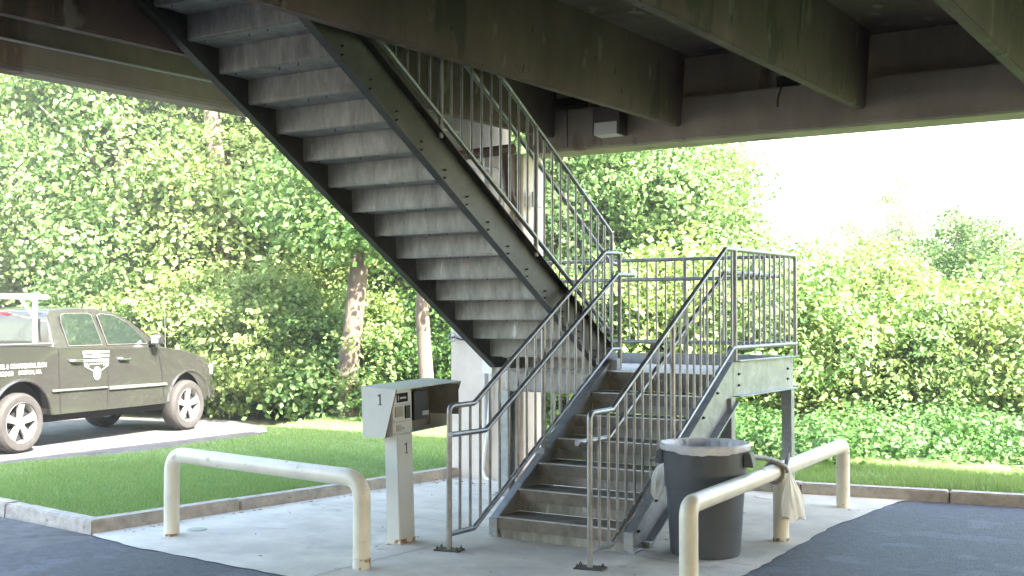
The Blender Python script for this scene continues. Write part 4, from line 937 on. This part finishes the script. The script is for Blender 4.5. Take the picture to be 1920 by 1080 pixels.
SH = [
 ('shrub_a', -17.9, 14.3, 0, 1.1, 'green shrub low behind the rear wheel of the pickup', GS), ('shrub_b', -16.5, 15.0, 1, 1.1, 'yellow green shrub behind the front door of the pickup', GS),
 ('shrub_b', -14.9, 15.2, 2, 1.05, 'bright shrub in front of the pickup bonnet', GS), ('shrub_a', -13.9, 15.7, 3, 1.0, 'leafy shrub at the tip of the driveway', GS),
 ('shrub_b', -13.0, 16.0, 4, .9, 'low bright shrub left of the leaning trunk', GS), ('shrub_c', -12.2, 16.8, 5, 1.1, 'dark shrub behind the leaning trunk', GS),
 ('shrub_c', -11.3, 16.5, .5, 1.1, 'dark shrub between the two trunks', GS), ('shrub_c', -10.2, 16.6, 1.5, 1.15, 'dark shrub behind the pay station', GS),
 ('shrub_a', -9.2, 16.4, 2.5, 1.1, 'shrub left of the column base', GS), ('shrub_c', -19.5, 15.4, 2.2, 1.3, 'dark shrub at the left frame edge behind the pickup', GS),
 ('shrub_a', -8.0, 16.6, 3.5, 1.2, 'shrub seen through the stairs right of the column', GB), ('shrub_b', -7.2, 15.8, .8, 1.15, 'shrub behind the back railing of the landing', GB),
 ('shrub_a', -6.2, 16.4, 1.9, 1.2, 'shrub behind the right railing of the landing', GB), ('shrub_b', -5.6, 17.0, 2.9, .88, 'yellow green bush just right of the landing corner', GB),
 ('shrub_b', -4.75, 18.0, 4.2, 1.10, 'large yellow green bush in the middle of the right bank', GB), ('shrub_a', -4.0, 17.0, 5.0, .90, 'green bush above the far end of the right guard rail', GB),
 ('shrub_b', -3.1, 17.6, .3, .95, 'yellow green bush on the right bank near the frame edge', GB), ('shrub_a', -2.2, 18.0, 1.3, 1.0, 'green bush cut off by the right frame edge', GB),
 ('shrub_c', -3.6, 19.4, 2.2, 1.0, 'darker bush behind the right bank', GB), ('shrub_a', -6.6, 20.0, 3.2, .85, 'tall bush behind the landing corner post', GB),
 ('shrub_b', -5.3, 20.6, 3.9, 1.15, 'tall pale bush behind the middle of the right bank', GB), ('shrub_b', -7.6, 19.4, .1, 1.2, 'bush in the gap between bank and trees', GB),
 ('shrub_a', -1.6, 20.0, .9, 1.0, 'tall bush outside the right frame edge', GB), ('shrub_a', -7.2, 25.0, 2.0, 1.0, 'far bush below the distant trees on the left', GB),
 ('shrub_b', -5.4, 26.0, 4.0, 1.0, 'far bush below the distant trees on the right', GB), ('shrub_a', -2.9, 25.0, 5.0, 1.0, 'far bush under the reddish tree', GB),
]
for k, x, y, rz, sc, lb, ct, gp, nm in PLANTS: plant(k, x, y, rz, sc, lb, ct, gp, nm)
for k, x, y, rz, sc, lb, gp in SH: plant(k, x, y, rz, sc, lb, 'shrub', gp, 'shrub')
# three individual trunks that stand free of the foliage
def free_tree(name, base, path, rad, label, blobs, n, m, size=.17):
    root = empty(name, (*base, 0)); tag(root, label, 'tree', GT)
    me = mesh_of(trunk_mesh([(x, y, z) for x, y, z in path], rad, []), 'trunk', M['bark']); a = bpy.data.objects.new('trunk', me); C.objects.link(a); a.parent = root
    cm = leaf_mesh('crown', blobs, n, size, int(abs(base[0])*100), m, .3); b = bpy.data.objects.new('crown', cm); C.objects.link(b); b.parent = root
rx, ry = c_, s_
free_tree('deciduous_tree', (-12.72, 15.0), [(0, 0, -.1), (.0, 0, .6), (rx*.12, ry*.12, 1.6), (rx*.25, ry*.25, 3.0), (rx*.1, ry*.1, 5), (0, 0, 8)], [.24, .19, .165, .15, .12, .04], 'tree with a thick pale leaning trunk behind the pay station', [(.2, -.6, 3.6, 1.0, .8, .7), (.7, -.2, 3.1, .6, .6, .4), (-.5, -.6, 3.7, .8, .8, .8), (0, 0, 7, .9, .9, .7), (-.55, -.3, .55, .5, .4, .45), (.5, .1, .35, .45, .4, .35)], 8000, GREEN_A, .12)
free_tree('deciduous_tree', (-10.34, 14.0), [(0, 0, -.1), (.01, 0, .8), (-rx*.06, -ry*.06, 1.8), (rx*.02, ry*.02, 3.2), (0, 0, 7)], [.14, .11, .10, .09, .03], 'tree with a thin straight trunk just left of the column', [(0, 0, 6.4, .9, .9, .7), (-.3, -.5, 3.3, .6, .5, .5), (.3, -.3, 2.7, .4, .4, .3)], 3500, GREEN_C, .11)
free_tree('deciduous_tree', (-16.6, 15.9), [(0, 0, -.1), (.05, 0, 1.5), (rx*.05, 0, 3.6), (-rx*.25, -ry*.2, 6.2), (-rx*.4, -ry*.3, 8)], [.22, .2, .18, .15, .05], 'tree with a broad pale trunk showing high under the left beam', [(0, 0, 8, 1.2, 1.2, .8), (1, .5, 1.8, .9, .9, .7), (0, -.6, 2.6, 1.0, .8, 1.1), (-.3, -.6, 4.2, .9, .7, .6)], 11000, GREEN_B, .12)
# ground cover
rng = np.random.default_rng(77)
bl = []
for i in range(170):
    x = rng.uniform(-7.5, 1.5); y = 12.75+rng.uniform(0, 1)**.8*3.4+(x+4)*.14; bl.append((x, y, .16+rng.uniform(0, .26)*min(1, (y-12.2)/1.5), .36, .36, .26))
me = leaf_mesh('ground_cover', bl, 34000, .07, 8, GREEN_E, .13, per=26, up=.9, shell_=.3); o = bpy.data.objects.new('ground_cover', me); C.objects.link(o); tag(o, 'low pale green leafy weeds between the verge grass and the right bushes', 'weeds', kind='stuff')
bl = []
for i in range(90):
    x = rng.uniform(-19, -7.2); y = 14.9+rng.uniform(0, 1.6)+(x+12)*(-.05); bl.append((x, y, .15+rng.uniform(0, .2), .34, .34, .25))
me = leaf_mesh('ground_cover', bl, 16000, .085, 9, GREEN_A, .14, per=26, up=.9, shell_=.3); o = bpy.data.objects.new('ground_cover', me); C.objects.link(o); tag(o, 'low green undergrowth along the foot of the wood', 'weeds', kind='stuff')
bl = [(*[(x, 46+x*.5+e) for x, e in [(rng.uniform(-46, -21), rng.uniform(-3, 3))]][0], rng.uniform(1, 10), 2.6, 2.6, 1.8) for i in range(70)]
me = leaf_mesh('far_wood', bl, 36000, .30, 10, GREEN_C, .5, per=30); o = bpy.data.objects.new('far_wood', me); C.objects.link(o); tag(o, 'dense dark wood closing the view behind the nearer trees', 'wood', kind='stuff')

rng = np.random.default_rng(31); v = []; f = []
for i in range(170):
    x, y = (rng.normal(-6.9, .45), 10.25+abs(rng.normal(0, .12))*-1) if i < 60 else ((rng.uniform(-7.6, -3), rng.uniform(6.2, 11)) if i < 110 else (rng.uniform(-7.8, -7.45), rng.uniform(6.4, 10.4)))
    if i >= 110: x = -7.85+(y-6.21)*.131+abs(rng.normal(0, .06))+.02
    a = rng.uniform(0, 6.28); l = rng.uniform(.008, .028); w_ = l*.45; z = .0115; dx, dy = math.cos(a), math.sin(a)
    b = len(v); v += [(x-dx*l, y-dy*l, z+.002), (x+dy*w_, y-dx*w_, z+rng.uniform(.002, .009)), (x+dx*l, y+dy*l, z+.003), (x-dy*w_, y+dx*w_, z+.001)]; f.append((b, b+1, b+2, b+3))
mb = MB(); mb.add(v, f); o = build('leaf_litter', mb, leafmat('dry_litter', [(.16, .10, .05), (.30, .24, .14), (.10, .07, .04), (.22, .25, .10)])); tag(o, 'scattered dry leaf crumbs on the slab along the kerb and column', 'litter', kind='stuff')

# ================================================================== HAZE (added volume, stands in for glare over the far trees)
mb = MB(); mb.box(-75, 42, -45, 110, -1.6, 27)
hz = bpy.data.materials.new('glare_haze'); hz.use_nodes = True; n = hz.node_tree.nodes; n.remove(n['Principled BSDF'])
pv = n.new('ShaderNodeVolumePrincipled'); pv.inputs['Color'].default_value = (.93, .95, .97, 1); pv.inputs['Density'].default_value = .0019
hz.node_tree.links.new(pv.outputs[0], n['Material Output'].inputs['Volume'])
o = build('haze', mb, hz); tag(o, 'added haze standing in for glare over the far trees', 'haze', kind='stuff')
